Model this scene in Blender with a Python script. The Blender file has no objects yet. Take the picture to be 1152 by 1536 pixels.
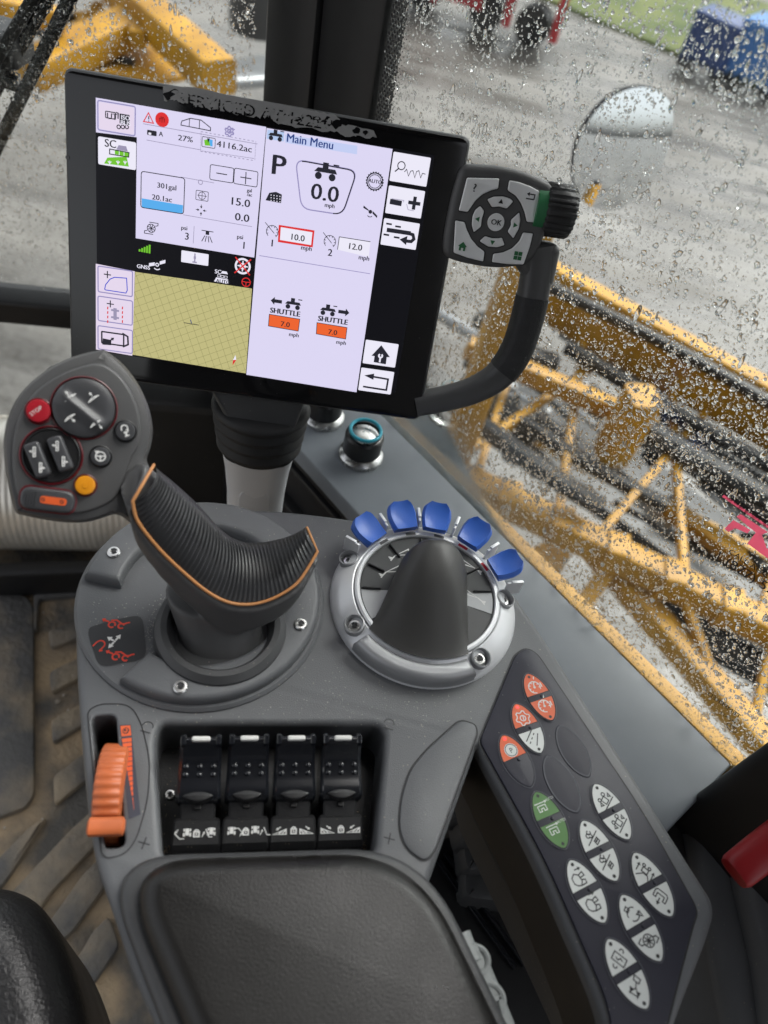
import bpy, bmesh, math, random
import numpy as np
from mathutils import Vector, Matrix
from mathutils.geometry import tessellate_polygon
random.seed(7); rng = np.random.default_rng(7)
sc = bpy.context.scene
COL = sc.collection
R = math.radians
# ------------------------------------------------------------------ camera
FPX, IW, IH = 1150.0, 1152.0, 1536.0
PITCH, ROLL, CH = R(49.5), R(15.0), 0.42          # console deck is z = 0, the eye 0.42 m above it
cd = bpy.data.cameras.new('camera'); cam = bpy.data.objects.new('camera', cd); COL.objects.link(cam)
sc.camera = cam
cd.sensor_fit = 'VERTICAL'; cd.sensor_height = 36.0; cd.lens = 36.0 * FPX / IH
cd.clip_start = 0.01; cd.clip_end = 500
cd.dof.use_dof = True; cd.dof.focus_distance = 0.52; cd.dof.aperture_fstop = 6.0
_f = Vector((0, math.cos(PITCH), -math.sin(PITCH))); _u = Vector((0, math.sin(PITCH), math.cos(PITCH))); _r = Vector((1, 0, 0))
_x = _r * math.cos(ROLL) + _u * math.sin(ROLL); _y = -_r * math.sin(ROLL) + _u * math.cos(ROLL)
cam.matrix_world = Matrix(((_x.x, _y.x, -_f.x, 0), (_x.y, _y.y, -_f.y, 0), (_x.z, _y.z, -_f.z, CH), (0, 0, 0, 1)))
EYE = Vector((0, 0, CH))
sc.render.resolution_x, sc.render.resolution_y = 768, 1024
# ------------------------------------------------------------------ sky, sun, exposure
SUN_EL, SUN_AZ = R(55), R(40)
w = bpy.data.worlds.new('World'); sc.world = w; w.use_nodes = True
nt = w.node_tree; bg = nt.nodes['Background']
sky = nt.nodes.new('ShaderNodeTexSky'); sky.sky_type = 'NISHITA'; sky.sun_disc = False
sky.sun_elevation = SUN_EL; sky.sun_rotation = SUN_AZ; sky.dust_density = 4.0; sky.air_density = 1.0
hs = nt.nodes.new('ShaderNodeHueSaturation'); hs.inputs['Saturation'].default_value = 0.18
nt.links.new(sky.outputs[0], hs.inputs['Color']); nt.links.new(hs.outputs[0], bg.inputs[0])
bg.inputs[1].default_value = 0.15
sd = bpy.data.lights.new('sun', 'SUN'); sd.energy = 1.5; sd.angle = R(40); sd.color = (1.0, 0.97, 0.93)
sun = bpy.data.objects.new('sun', sd); COL.objects.link(sun)
sdir = Vector((math.sin(SUN_AZ) * math.cos(SUN_EL), math.cos(SUN_AZ) * math.cos(SUN_EL), math.sin(SUN_EL)))
sun.rotation_euler = (-sdir).to_track_quat('-Z', 'Y').to_euler()
sc.view_settings.view_transform = 'Standard'; sc.view_settings.look = 'None'
sc.view_settings.exposure = 1.15; sc.view_settings.gamma = 1.0; sc.view_settings.use_curve_mapping = False
sc.cycles.use_denoising = True
sc.cycles.max_bounces = 10; sc.cycles.transmission_bounces = 8; sc.cycles.transparent_max_bounces = 16
sc.cycles.caustics_refractive = True; sc.cycles.caustics_reflective = False
# ------------------------------------------------------------------ layout helpers: a sight line met with a real plane
def ray(p):
    x, y = (p[0] - IW / 2) / FPX, -(p[1] - IH / 2) / FPX
    return _x * x + _y * y + _f
def at(px, py, z=0.0):
    d = ray((px, py)); return EYE + d * ((z - CH) / d.z)
def deep(px, py, dp): return EYE + ray((px, py)) * dp
def frame(o, x, n):
    n = Vector(n).normalized(); x = Vector(x); x = (x - n * x.dot(n)).normalized(); y = n.cross(x)
    return Matrix(((x.x, y.x, n.x, o[0]), (x.y, y.y, n.y, o[1]), (x.z, y.z, n.z, o[2]), (0, 0, 0, 1)))
def on(M, px, py, zl=0.0):
    n = M.col[2].xyz; o = M.translation + n * zl; d = ray((px, py))
    q = M.inverted() @ (EYE + d * ((o - EYE).dot(n) / d.dot(n))); return Vector((q.x, q.y))
def flat(z=0.0, x=0.0, y=0.0, head=0.0):           # horizontal frame, local +Y heading `head` degrees right of world +Y
    h = R(head); return frame((x, y, z), (math.cos(h), -math.sin(h), 0), (0, 0, 1))
DECK = flat(0.0)
# ------------------------------------------------------------------ materials
MATS = {}
def mat(name, col, rough=0.5, metal=0.0, grain=0.0, gscale=900, var=0.0, vscale=30, dust=0.0, emit=None, spec=0.5, coat=0.0, dscale=420, dcol=(.32, .29, .24), rvar=0.0, alpha=None):
    m = bpy.data.materials.new(name); m.use_nodes = True; nt = m.node_tree; b = nt.nodes['Principled BSDF']
    b.inputs['Base Color'].default_value = (*col, 1); b.inputs['Roughness'].default_value = rough; b.inputs['Metallic'].default_value = metal
    b.inputs['Specular IOR Level'].default_value = spec; b.inputs['Coat Weight'].default_value = coat
    if emit:
        b.inputs['Emission Color'].default_value = (*emit[0], 1); b.inputs['Emission Strength'].default_value = emit[1]
    N = nt.nodes.new; L = nt.links.new
    tc = None
    def coords():
        nonlocal tc
        if tc is None: tc = N('ShaderNodeTexCoord')
        return tc.outputs['Object']
    src = None
    if var or rvar:
        n = N('ShaderNodeTexNoise'); n.inputs['Scale'].default_value = vscale; n.inputs['Detail'].default_value = 5; L(coords(), n.inputs['Vector'])
        if var:
            r = N('ShaderNodeMapRange'); r.inputs[1].default_value = .3; r.inputs[2].default_value = .7; r.inputs[3].default_value = 1 - var; r.inputs[4].default_value = 1 + var; L(n.outputs[0], r.inputs[0])
            mx = N('ShaderNodeMix'); mx.data_type = 'RGBA'; mx.blend_type = 'MULTIPLY'; mx.inputs[0].default_value = 1; mx.inputs[6].default_value = (*col, 1); L(r.outputs[0], mx.inputs[7]); src = mx.outputs[2]
        if rvar:
            r = N('ShaderNodeMapRange'); r.inputs[1].default_value = .3; r.inputs[2].default_value = .7; r.inputs[3].default_value = rough - rvar; r.inputs[4].default_value = rough + rvar; L(n.outputs[0], r.inputs[0]); L(r.outputs[0], b.inputs['Roughness'])
    if dust:
        v = N('ShaderNodeTexVoronoi'); v.inputs['Scale'].default_value = dscale; L(coords(), v.inputs['Vector'])
        n = N('ShaderNodeTexNoise'); n.inputs['Scale'].default_value = 22; n.inputs['Detail'].default_value = 3; L(coords(), n.inputs['Vector'])
        wn = N('ShaderNodeMath'); wn.operation = 'MULTIPLY_ADD'; L(n.outputs[0], wn.inputs[0]); wn.inputs[1].default_value = .34; wn.inputs[2].default_value = -.10 + .06 * dust
        cp = N('ShaderNodeMath'); cp.operation = 'LESS_THAN'; L(v.outputs['Distance'], cp.inputs[0]); L(wn.outputs[0], cp.inputs[1])
        sp = N('ShaderNodeSeparateColor'); L(v.outputs['Color'], sp.inputs[0])
        kp = N('ShaderNodeMath'); kp.operation = 'LESS_THAN'; L(sp.outputs[0], kp.inputs[0]); kp.inputs[1].default_value = .10 + .12 * dust
        ml = N('ShaderNodeMath'); ml.operation = 'MULTIPLY'; L(cp.outputs[0], ml.inputs[0]); L(kp.outputs[0], ml.inputs[1])
        mx = N('ShaderNodeMix'); mx.data_type = 'RGBA'; L(ml.outputs[0], mx.inputs[0])
        if src is None: mx.inputs[6].default_value = (*col, 1)
        else: L(src, mx.inputs[6])
        mx.inputs[7].default_value = (*dcol, 1); src = mx.outputs[2]
    if src is not None: L(src, b.inputs['Base Color'])
    if grain:
        n = N('ShaderNodeTexNoise'); n.inputs['Scale'].default_value = gscale; n.inputs['Detail'].default_value = 2; L(coords(), n.inputs['Vector'])
        bp = N('ShaderNodeBump'); bp.inputs['Strength'].default_value = grain; bp.inputs['Distance'].default_value = .0006; L(n.outputs[0], bp.inputs['Height']); L(bp.outputs[0], b.inputs['Normal'])
    MATS[name] = m; return m
def ink(name, col, rough=.6, e=None): return mat(name, col, rough, emit=e)
def lcd(name, col, s=1.0):
    m = mat(name, (.006, .006, .007), .35, emit=(col, s * .45), spec=.25); return m
G_DECK = mat('grey_plastic', (.104, .108, .114), .48, grain=.30, gscale=1500, var=.15, vscale=11, dust=.75, rvar=.12)
G_DARK = mat('dark_grey_plastic', (.042, .043, .045), .48, grain=.25, gscale=1500, var=.07, dust=.2)
G_BLK = mat('black_plastic', (.010, .010, .011), .42, grain=.2, gscale=1200, var=.1)
G_DIRT = mat('dusty_black_plastic', (.013, .013, .014), .5, grain=.3, gscale=900, var=.15, dust=1.0, dscale=500, dcol=(.25, .20, .14))
G_GLOSS = mat('gloss_black', (.008, .009, .012), .20, coat=.5, rvar=.05, vscale=15)
G_BEZ = mat('bezel_glass', (.005, .005, .006), .10, rvar=.04, vscale=20, dust=.12, dcol=(.06, .06, .06))
G_RUB = mat('rubber', (.016, .016, .017), .62, grain=.25, gscale=700, var=.12, vscale=40)
G_JOY = mat('soft_touch_grey', (.070, .070, .071), .44, grain=.15, gscale=2500, var=.05, rvar=.04)
G_GRIP = mat('grip_rubber', (.020, .0205, .0225), .42, grain=.12, gscale=1500)
G_HOOD = mat('hood_rubber', (.038, .037, .0355), .44, grain=.12, gscale=2200, var=.06, rvar=.05)
G_SILV = mat('silver_paint', (.74, .75, .77), .32, metal=.25, grain=.06, gscale=2500, var=.03, rvar=.04)
G_SILVD = mat('grey_silver_paint', (.33, .335, .345), .40, metal=.3, grain=.06, gscale=2500)
G_STEEL = mat('steel', (.55, .55, .54), .28, metal=1.0, var=.12, vscale=80, rvar=.08)
G_KEYG = mat('key_silver', (.80, .81, .81), .34, metal=.1, var=.05, rvar=.05)
G_PAD = mat('armrest_skin', (.0105, .0098, .0092), .33, grain=.30, gscale=1000, var=.22, vscale=18, rvar=.10, spec=.36)
G_LEA = mat('black_leather', (.017, .017, .018), .40, grain=.9, gscale=420, rvar=.05)
G_BLUE = mat('blue_key_plastic', (.045, .15, .60), .36, grain=.08, var=.04)
G_WHT = mat('white_plastic', (.60, .61, .60), .4)
G_ORG = mat('orange_plastic', (.50, .125, .040), .42, grain=.1, var=.12, vscale=60, dust=.15)
G_PIPE = mat('tan_piping', (.50, .22, .075), .5)
G_RED = mat('red_button', (.34, .012, .022), .30)
G_YEL = mat('amber_button', (.70, .27, .012), .28)
G_REDL = mat('red_lever_plastic', (.42, .014, .020), .38)
G_PANEL = mat('membrane_navy', (.024, .024, .036), .46, grain=.1, gscale=3000, dust=.35, dcol=(.2, .19, .18), var=.05, spec=.35)
G_SILL = mat('sill_grey', (.215, .237, .262), .42, grain=.2, gscale=1600, var=.07, vscale=18, dust=.2, rvar=.05)
G_LATCH = mat('latch_grey', (.25, .265, .26), .5, grain=.2, var=.08)
G_SOCK = mat('socket_black', (.012, .012, .013), .3)
G_TEAL = mat('teal_ring', (.02, .34, .46), .35)
I_WHT = ink('print_white', (.72, .72, .70)); I_BLK = ink('print_black', (.012, .012, .014)); I_RED = ink('print_red', (.62, .045, .02))
I_ORG = ink('print_orange', (.66, .10, .02), .45); I_GRN = ink('print_green', (.055, .17, .03), .45); I_PAPER = ink('label_white', (.62, .64, .62), .42)
I_DOT = ink('print_dark_dot', (.02, .02, .02)); I_DGRN = ink('key_green', (.02, .14, .05)); I_LINE = ink('groove_light', (.10, .104, .12)); I_REDM = ink('mark_red', (.55, .02, .04)); I_DGREY = ink('mark_grey', (.09, .09, .09))
I_LED = mat('led_red', (.6, .01, .01), .3, emit=((1, .03, .03), 1.6))
L_WHITE = lcd('lcd_white', (.72, .68, .90)); L_BLACK = lcd('lcd_black', (.004, .004, .006)); L_INK = lcd('lcd_ink', (.02, .02, .03)); L_MAP = lcd('lcd_map', (.53, .49, .22)); L_GRID = lcd('lcd_grid', (.26, .25, .10))
L_RED = lcd('lcd_red', (.72, .03, .03)); L_ORG = lcd('lcd_orange', (.85, .13, .03)); L_SKY = lcd('lcd_blue', (.10, .42, .85)); L_PALE = lcd('lcd_pale_blue', (.45, .58, .85)); L_GRN = lcd('lcd_green', (.17, .55, .03)); L_PINK = lcd('lcd_pink_white', (.78, .68, .84)); L_LINE = lcd('lcd_line', (.33, .30, .44)); L_NAVY = lcd('lcd_navy', (.02, .05, .22)); L_BORD = lcd('lcd_lilac', (.30, .27, .50)); L_PAPER = lcd('lcd_paper', (.84, .82, .94))
# ------------------------------------------------------------------ object helpers
WM = {}
def tag(o, label=None, cat=None, group=None, kind=None):
    if label: o['label'] = label
    if cat: o['category'] = cat
    if group: o['group'] = group
    if kind: o['kind'] = kind
    return o
def thing(name, label, cat, loc, group=None):
    o = bpy.data.objects.new(name, None); COL.objects.link(o); o.location = loc; o.empty_display_size = .02
    WM[o] = Matrix.Translation(Vector(loc)); return tag(o, label, cat, group)
def link(name, me, M=None, parent=None):
    o = bpy.data.objects.new(name, me); COL.objects.link(o); M = M or Matrix.Identity(4); WM[o] = M
    if parent is not None: o.parent = parent; o.matrix_local = WM[parent].inverted() @ M
    else: o.matrix_world = M
    return o
def mesh(name, v, f, mats, mi=None, sharp=32):
    me = bpy.data.meshes.new(name); me.from_pydata([tuple(p) for p in v], [], f)
    for m in (mats if isinstance(mats, (list, tuple)) else [mats]): me.materials.append(m)
    if mi is not None: me.polygons.foreach_set('material_index', mi)
    me.polygons.foreach_set('use_smooth', [True] * len(me.polygons)); me.validate(); me.update()
    if sharp: me.set_sharp_from_angle(angle=R(sharp))
    return me
def obj(name, vf, m, M=None, parent=None, sharp=32): return link(name, mesh(name, vf[0], vf[1], m, None, sharp), M, parent)
def joinvf(*parts):
    V, F = [], []
    for v, f in parts:
        k = len(V); V += [Vector(p) for p in v]; F += [tuple(i + k for i in q) for q in f]
    return V, F
def xf(vf, M): return [M @ Vector(p) for p in vf[0]], vf[1]
def area(p): return .5 * sum(p[i][0] * p[(i + 1) % len(p)][1] - p[(i + 1) % len(p)][0] * p[i][1] for i in range(len(p)))
def ccw(p):
    p = [Vector((q[0], q[1])) for q in p]; return p if area(p) > 0 else p[::-1]
def crs(p, k=6, closed=True):
    p = [Vector(q) for q in p]; n = len(p); out = []
    for i in range(n if closed else n - 1):
        if closed: a, b, c, d = p[i - 1], p[i], p[(i + 1) % n], p[(i + 2) % n]
        else: a, b, c, d = p[max(i - 1, 0)], p[i], p[i + 1], p[min(i + 2, n - 1)]
        for j in range(k):
            t = j / k; out.append(.5 * (2 * b + (c - a) * t + (2 * a - 5 * b + 4 * c - d) * t * t + (3 * b - a - 3 * c + d) * t ** 3))
    if not closed: out.append(p[-1])
    return out
def rc(p, r, k=5):                                   # polygon with rounded corners
    p = [Vector((q[0], q[1])) for q in p]; n = len(p); out = []
    for i in range(n):
        a, b, c = p[i - 1], p[i], p[(i + 1) % n]; ri = r[i] if isinstance(r, (list, tuple)) else r
        u, v = (a - b), (c - b); lu, lv = u.length, v.length; u.normalize(); v.normalize()
        d = min(ri, lu * .49, lv * .49)
        for j in range(k + 1):
            t = j / k; out.append((b + u * d) * (1 - t) ** 2 + b * 2 * t * (1 - t) + (b + v * d) * t * t)
    return out
def rect(w_, h_, cx=0, cy=0): return [(cx - w_ / 2, cy - h_ / 2), (cx + w_ / 2, cy - h_ / 2), (cx + w_ / 2, cy + h_ / 2), (cx - w_ / 2, cy + h_ / 2)]
def offs(p, d):                                      # offset a ccw loop inwards by d
    n = len(p); out = []
    for i in range(n):
        a, b, c = p[i - 1], p[i], p[(i + 1) % n]; u = (b - a); v = (c - b)
        if u.length < 1e-9: u = v
        if v.length < 1e-9: v = u
        u = u.normalized(); v = v.normalized(); n1 = Vector((-u.y, u.x)); n2 = Vector((-v.y, v.x)); m = n1 + n2
        if m.length < 1e-6: m = n1
        m.normalize(); s = max(m.dot(n1), .5); out.append(b + m * (d / s))
    return out
def plate(outline, z1, z0, r=.001, holes=(), rv=None, seg=4, bottom=True):
    """solid slab with a rounded upper edge; holes = [(loop, radius, depth)]"""
    o = ccw(outline); rv = r if rv is None else rv; V, F = [], []
    def ring(loop, z):
        k = len(V); V.extend(Vector((q.x, q.y, z)) for q in loop); return list(range(k, k + len(loop)))
    def bridge(A, B):
        n = len(A)
        for i in range(n): F.append((A[i], A[(i + 1) % n], B[(i + 1) % n], B[i]))
    prev = first = ring(o, z0)
    for j in range(seg + 1):
        a = j / seg * math.pi / 2; cur = ring(offs(o, r * (1 - math.cos(a))), z1 - rv + rv * math.sin(a)); bridge(prev, cur); prev = cur
    tops = [prev]
    for loop, hr, dep in holes:
        h = ccw(loop); pv = None; rings = []
        for j in range(seg + 1):
            a = j / seg * math.pi / 2; rings.append(ring(offs(h, -hr * (1 - math.cos(a))), z1 - hr + hr * math.sin(a)))
        lo = ring(h, z1 - dep); bridge(rings[0], lo)
        for j in range(seg): bridge(rings[j + 1], rings[j])
        tops.append(rings[-1])
    tri = tessellate_polygon([[V[i] for i in t] for t in tops]); idx = [i for t in tops for i in t]
    for t in tri:
        a, b, c = (idx[i] for i in t)
        if (V[b] - V[a]).cross(V[c] - V[a]).z < 0: b, c = c, b
        F.append((a, b, c))
    if bottom and not holes: F.append(tuple(reversed(first)))
    return V, F
def lathe(prof, n=40, a0=0, a1=2 * math.pi, cap=True):
    full = abs(a1 - a0) > 6.28; m = n if full else n + 1; V, F = [], []
    for r_, z in prof:
        for i in range(m):
            a = a0 + (a1 - a0) * i / n; V.append(Vector((r_ * math.cos(a), r_ * math.sin(a), z)))
    for k in range(len(prof) - 1):
        for i in range(n):
            j = (i + 1) % m; F.append((k * m + i, k * m + j, (k + 1) * m + j, (k + 1) * m + i))
    if cap and full:
        if prof[-1][0] > 1e-6: F.append(tuple(range((len(prof) - 1) * m, len(prof) * m)))
        if prof[0][0] > 1e-6: F.append(tuple(range(m - 1, -1, -1)))
    return V, F
def grid(rows, closed=False):
    n = len(rows[0]); V = [Vector(p) for r_ in rows for p in r_]; F = []
    for k in range(len(rows) - 1):
        for i in range(n if closed else n - 1):
            j = (i + 1) % n; F.append((k * n + i, k * n + j, (k + 1) * n + j, (k + 1) * n + i))
    return V, F
def sweep(path, wid, hei, up, n=16, e=3.2, cap=True):  # superellipse section along a path; up = height direction
    path = [Vector(p) for p in path]; rows = []; N_ = len(path)
    for i, p in enumerate(path):
        t = (path[min(i + 1, N_ - 1)] - path[max(i - 1, 0)]).normalized()
        u = Vector(up); u = (u - t * u.dot(t)).normalized(); s = t.cross(u)
        w_ = wid[i] if isinstance(wid, (list, tuple)) else wid; h_ = hei[i] if isinstance(hei, (list, tuple)) else hei
        row = []
        for k in range(n):
            a = 2 * math.pi * k / n; c, q = math.cos(a), math.sin(a)
            row.append(p + s * (w_ / 2 * math.copysign(abs(c) ** (2 / e), c)) + u * (h_ / 2 * math.copysign(abs(q) ** (2 / e), q)))
        rows.append(row)
    V, F = grid(rows, True)
    if cap: F += [tuple(range(n - 1, -1, -1)), tuple(range((N_ - 1) * n, N_ * n))]
    return V, F
def tube(path, r_, n=10): return sweep(path, 2 * r_, 2 * r_, (0.31, 0.17, 1), n, 2.0)
def bar(a, b, w_, h_, up=(0, 0, 1), e=9): return sweep([a, b], w_, h_, up, 20, e)
def box(cx, cy, cz, sx, sy, sz, r=.002):
    return plate(rc(rect(sx, sy, cx, cy), max(r, 1e-4), 3), cz + sz / 2, cz - sz / 2, r, seg=2)
def interp(xs, ys, x): return float(np.interp(x, xs, ys))
# ------------------------------------------------------------------ flat print: strokes, fills and lettering on a plane
TXT = {}
def letters(strings):
    obs = []
    for s in strings:
        c = bpy.data.curves.new('lettering', 'FONT'); c.body = s; c.size = 1.0; c.resolution_u = 3
        o = bpy.data.objects.new('lettering', c); COL.objects.link(o); obs.append((s, o, c))
    dg = bpy.context.evaluated_depsgraph_get()
    for s, o, c in obs:
        me = o.evaluated_get(dg).to_mesh(); TXT[s] = ([Vector((v.co.x, v.co.y)) for v in me.vertices], [tuple(p.vertices) for p in me.polygons])
        o.evaluated_get(dg).to_mesh_clear()
    for s, o, c in obs: bpy.data.objects.remove(o); bpy.data.curves.remove(c)
class Ink:
    def __init__(s): s.V, s.F, s.I, s.M, s.k = [], [], [], [], 0
    def _m(s, m):
        if m not in s.M: s.M.append(m)
        return s.M.index(m)
    def _add(s, pts, faces, m, z):
        k = len(s.V); s.k += 1; z = z * 6e-5 + s.k * 1.5e-7; s.V += [Vector((p[0], p[1], z)) for p in pts]; i = s._m(m)
        for f in faces: s.F.append(tuple(a + k for a in f)); s.I.append(i)
    def fill(s, pts, m, z=0):
        pts = ccw(pts); s._add(pts, [t if True else t for t in tessellate_polygon([[Vector((p.x, p.y, 0)) for p in pts]])], m, z)
    def line(s, pts, w_, m, z=0, closed=False):
        p = [Vector((q[0], q[1])) for q in pts]; n = len(p); A, B = [], []
        for i in range(n):
            a = p[i - 1] if (i or closed) else p[0]; c = p[(i + 1) % n] if (i < n - 1 or closed) else p[-1]; b = p[i]
            u = (b - a) if (b - a).length > 1e-9 else (c - b); v = (c - b) if (c - b).length > 1e-9 else u
            u = u.normalized(); v = v.normalized(); n1 = Vector((-u.y, u.x)); m_ = n1 + Vector((-v.y, v.x))
            m_ = m_.normalized() if m_.length > .2 else n1; d = w_ / 2 / max(m_.dot(n1), .5); A.append(b + m_ * d); B.append(b - m_ * d)
        F = [(i, n + i, n + (i + 1) % n, (i + 1) % n) for i in range(n if closed else n - 1)]
        s._add(A + B, F, m, z)
    def disc(s, c, r_, m, z=0, n=18, ry=None): s.fill([(c[0] + r_ * math.cos(6.28318 * i / n), c[1] + (ry or r_) * math.sin(6.28318 * i / n)) for i in range(n)], m, z)
    def ring(s, c, r_, w_, m, z=0, n=20, a0=0, a1=360, ry=None):
        full = a1 - a0 >= 360; p = [(c[0] + r_ * math.cos(R(a0 + (a1 - a0) * i / n)), c[1] + (ry or r_) * math.sin(R(a0 + (a1 - a0) * i / n))) for i in range(n if full else n + 1)]
        s.line(p, w_, m, z, full)
    def text(s, t, c, h, m, z=0, ang=0, al='l', sx=1.0, mirror=False):   # h = capital height
        V, F = TXT[t]
        if not V: return
        xs = [v.x for v in V]; k = h / .70; w_ = (max(xs)) * k * sx; ox = {'l': 0, 'c': -w_ / 2, 'r': -w_}[al]
        ca, sa = math.cos(R(ang)), math.sin(R(ang)); out = []
        for v in V:
            x, y = v.x * k * sx + ox, v.y * k
            if mirror: x = -x
            out.append((c[0] + ca * x - sa * y, c[1] + sa * x + ca * y))
        s._add(out, F, m, z)
    def icon(s, strokes, c, sc_, m, z=0, ang=0, w_=.1):
        ca, sa = math.cos(R(ang)) * sc_, math.sin(R(ang)) * sc_
        T = lambda p: (c[0] + ca * p[0] - sa * p[1], c[1] + sa * p[0] + ca * p[1])
        for st in strokes:
            k = st[0]
            if k == 'l': s.line([T(p) for p in st[1]], w_ * sc_, m, z)
            elif k == 'c': s.line([T(p) for p in st[1]], w_ * sc_, m, z, True)
            elif k == 'f': s.fill([T(p) for p in st[1]], m, z)
            elif k == 'o': s.ring(T(st[1]), st[2] * sc_, w_ * sc_, m, z, 16)
            elif k == 'd': s.disc(T(st[1]), st[2] * sc_, m, z, 12)
            elif k == 'a':
                s.line([T((st[1][0] + st[2] * math.cos(R(st[3] + (st[4] - st[3]) * i / 10)), st[1][1] + st[2] * math.sin(R(st[3] + (st[4] - st[3]) * i / 10)))) for i in range(11)], w_ * sc_, m, z)
    def make(s, name, M, parent, lift=0.0):
        me = mesh(name, s.V, s.F, s.M, s.I, sharp=0); me.polygons.foreach_set('use_smooth', [False] * len(me.polygons))
        # faces look up the frame's normal
        bm = bmesh.new(); bm.from_mesh(me)
        for f in bm.faces:
            f.normal_update()
            if f.normal.z < 0: f.normal_flip()
        bm.to_mesh(me); bm.free()
        return link(name, me, M @ Matrix.Translation((0, 0, lift)), parent)
def arrow(a, b, h=.35):
    a, b = Vector(a), Vector(b); d = (b - a).normalized(); n = Vector((-d.y, d.x)); return [('l', [a, b - d * h * .6]), ('f', [b, b - d * h + n * h * .6, b - d * h - n * h * .6])]
letters(['UT', 'ISO', 'BUS', 'SC', 'A', '27%', '4116.2ac', '301gal', '20.1ac', '15.0', '0.0', 'gal', '/ac', 'psi', '3', '1', '2', 'GNSS', 'AUTO', 'Main Menu', 'P', 'mph', '10.0', '12.0', 'SHUTTLE', '7.0', 'OK', '?', 'STOP',
         'support for', 'CALL AGCO', '1 (877) 52', 'TEMPERED', 'M2 AS3', 'E1', 'SERVICED AT 1222', 'AUTO1', 'AUTO2', '+', '-'])
def screw(M, parent, r_=.0042):
    s = obj('screw', lathe([(r_, 0), (r_, .0010), (r_ * .86, .0016), (r_ * .55, .0017), (r_ * .5, .0006), (0, .0005)], 20), G_STEEL, M, parent)
    st = []
    for i in range(12):
        a = i * math.pi / 6; q = r_ * (.5 if i % 2 == 0 else .33); st.append((q * math.cos(a), q * math.sin(a)))
    g = Ink(); g.fill(st, I_BLK); g.make('screw_socket', M @ Matrix.Translation((0, 0, .0018)), s)
    return s
# ================================================================== THE SETTING: ground, cab shell, glass
def ground_mat():
    m = bpy.data.materials.new('wet_gravel'); m.use_nodes = True; nt = m.node_tree; b = nt.nodes['Principled BSDF']; N = nt.nodes.new; L = nt.links.new
    tc = N('ShaderNodeTexCoord'); a = N('ShaderNodeTexNoise'); a.inputs['Scale'].default_value = .9; a.inputs['Detail'].default_value = 8; L(tc.outputs['Object'], a.inputs['Vector'])
    c = N('ShaderNodeTexNoise'); c.inputs['Scale'].default_value = 26; c.inputs['Detail'].default_value = 4; L(tc.outputs['Object'], c.inputs['Vector'])
    ad = N('ShaderNodeMath'); ad.operation = 'MULTIPLY_ADD'; ad.inputs[1].default_value = .45; L(c.outputs[0], ad.inputs[0]); L(a.outputs[0], ad.inputs[2])
    mp = N('ShaderNodeMapping'); mp.inputs['Rotation'].default_value = (0, 0, R(24)); mp.inputs['Scale'].default_value = (.22, 2.6, 1); L(tc.outputs['Object'], mp.inputs['Vector'])
    tk_ = N('ShaderNodeTexNoise'); tk_.inputs['Scale'].default_value = 1.1; tk_.inputs['Detail'].default_value = 7; tk_.inputs['Roughness'].default_value = .62; L(mp.outputs[0], tk_.inputs['Vector'])
    ad2 = N('ShaderNodeMath'); ad2.operation = 'MULTIPLY_ADD'; ad2.inputs[1].default_value = .9; L(tk_.outputs[0], ad2.inputs[0]); sb2 = N('ShaderNodeMath'); sb2.operation = 'SUBTRACT'; L(ad.outputs[0], sb2.inputs[0]); sb2.inputs[1].default_value = .45; L(sb2.outputs[0], ad2.inputs[2]); ad = ad2
    r = N('ShaderNodeValToRGB'); r.color_ramp.elements[0].position = .48; r.color_ramp.elements[0].color = (.050, .044, .037, 1); r.color_ramp.elements[1].position = .92; r.color_ramp.elements[1].color = (.19, .181, .167, 1); L(ad.outputs[0], r.inputs[0]); L(r.outputs[0], b.inputs['Base Color'])
    q = N('ShaderNodeMapRange'); q.inputs[1].default_value = .4; q.inputs[2].default_value = .65; q.inputs[3].default_value = .12; q.inputs[4].default_value = .8; L(tk_.outputs[0], q.inputs[0]); L(q.outputs[0], b.inputs['Roughness'])
    bp = N('ShaderNodeBump'); bp.inputs['Distance'].default_value = .02; bp.inputs['Strength'].default_value = .5; L(c.outputs[0], bp.inputs['Height']); L(bp.outputs[0], b.inputs['Normal']); return m
def noise2(name, c1, c2, sc_, lo=.4, hi=.6, rough=.6, bump=.0, detail=6):
    m = bpy.data.materials.new(name); m.use_nodes = True; nt = m.node_tree; b = nt.nodes['Principled BSDF']; N = nt.nodes.new; L = nt.links.new
    tc = N('ShaderNodeTexCoord'); a = N('ShaderNodeTexNoise'); a.inputs['Scale'].default_value = sc_; a.inputs['Detail'].default_value = detail; L(tc.outputs['Object'], a.inputs['Vector'])
    r = N('ShaderNodeValToRGB'); r.color_ramp.elements[0].position = lo; r.color_ramp.elements[0].color = (*c1, 1); r.color_ramp.elements[1].position = hi; r.color_ramp.elements[1].color = (*c2, 1)
    L(a.outputs[0], r.inputs[0]); L(r.outputs[0], b.inputs['Base Color']); b.inputs['Roughness'].default_value = rough
    if bump:
        n = N('ShaderNodeTexNoise'); n.inputs['Scale'].default_value = sc_ * 14; L(tc.outputs['Object'], n.inputs['Vector'])
        bp = N('ShaderNodeBump'); bp.inputs['Strength'].default_value = bump; bp.inputs['Distance'].default_value = .002; L(n.outputs[0], bp.inputs['Height']); L(bp.outputs[0], b.inputs['Normal'])
    return m
GZ = -2.58
tag(obj('ground', ([(-200, -200, 0), (200, -200, 0), (200, 200, 0), (-200, 200, 0)], [(0, 1, 2, 3)]), ground_mat(), Matrix.Translation((0, 0, GZ))), 'wet grey gravel yard around the machine', 'ground', kind='structure')
M_GRASS = noise2('grass', (.055, .085, .018), (.13, .15, .04), 1.6, .35, .65, .8, .8)
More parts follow.
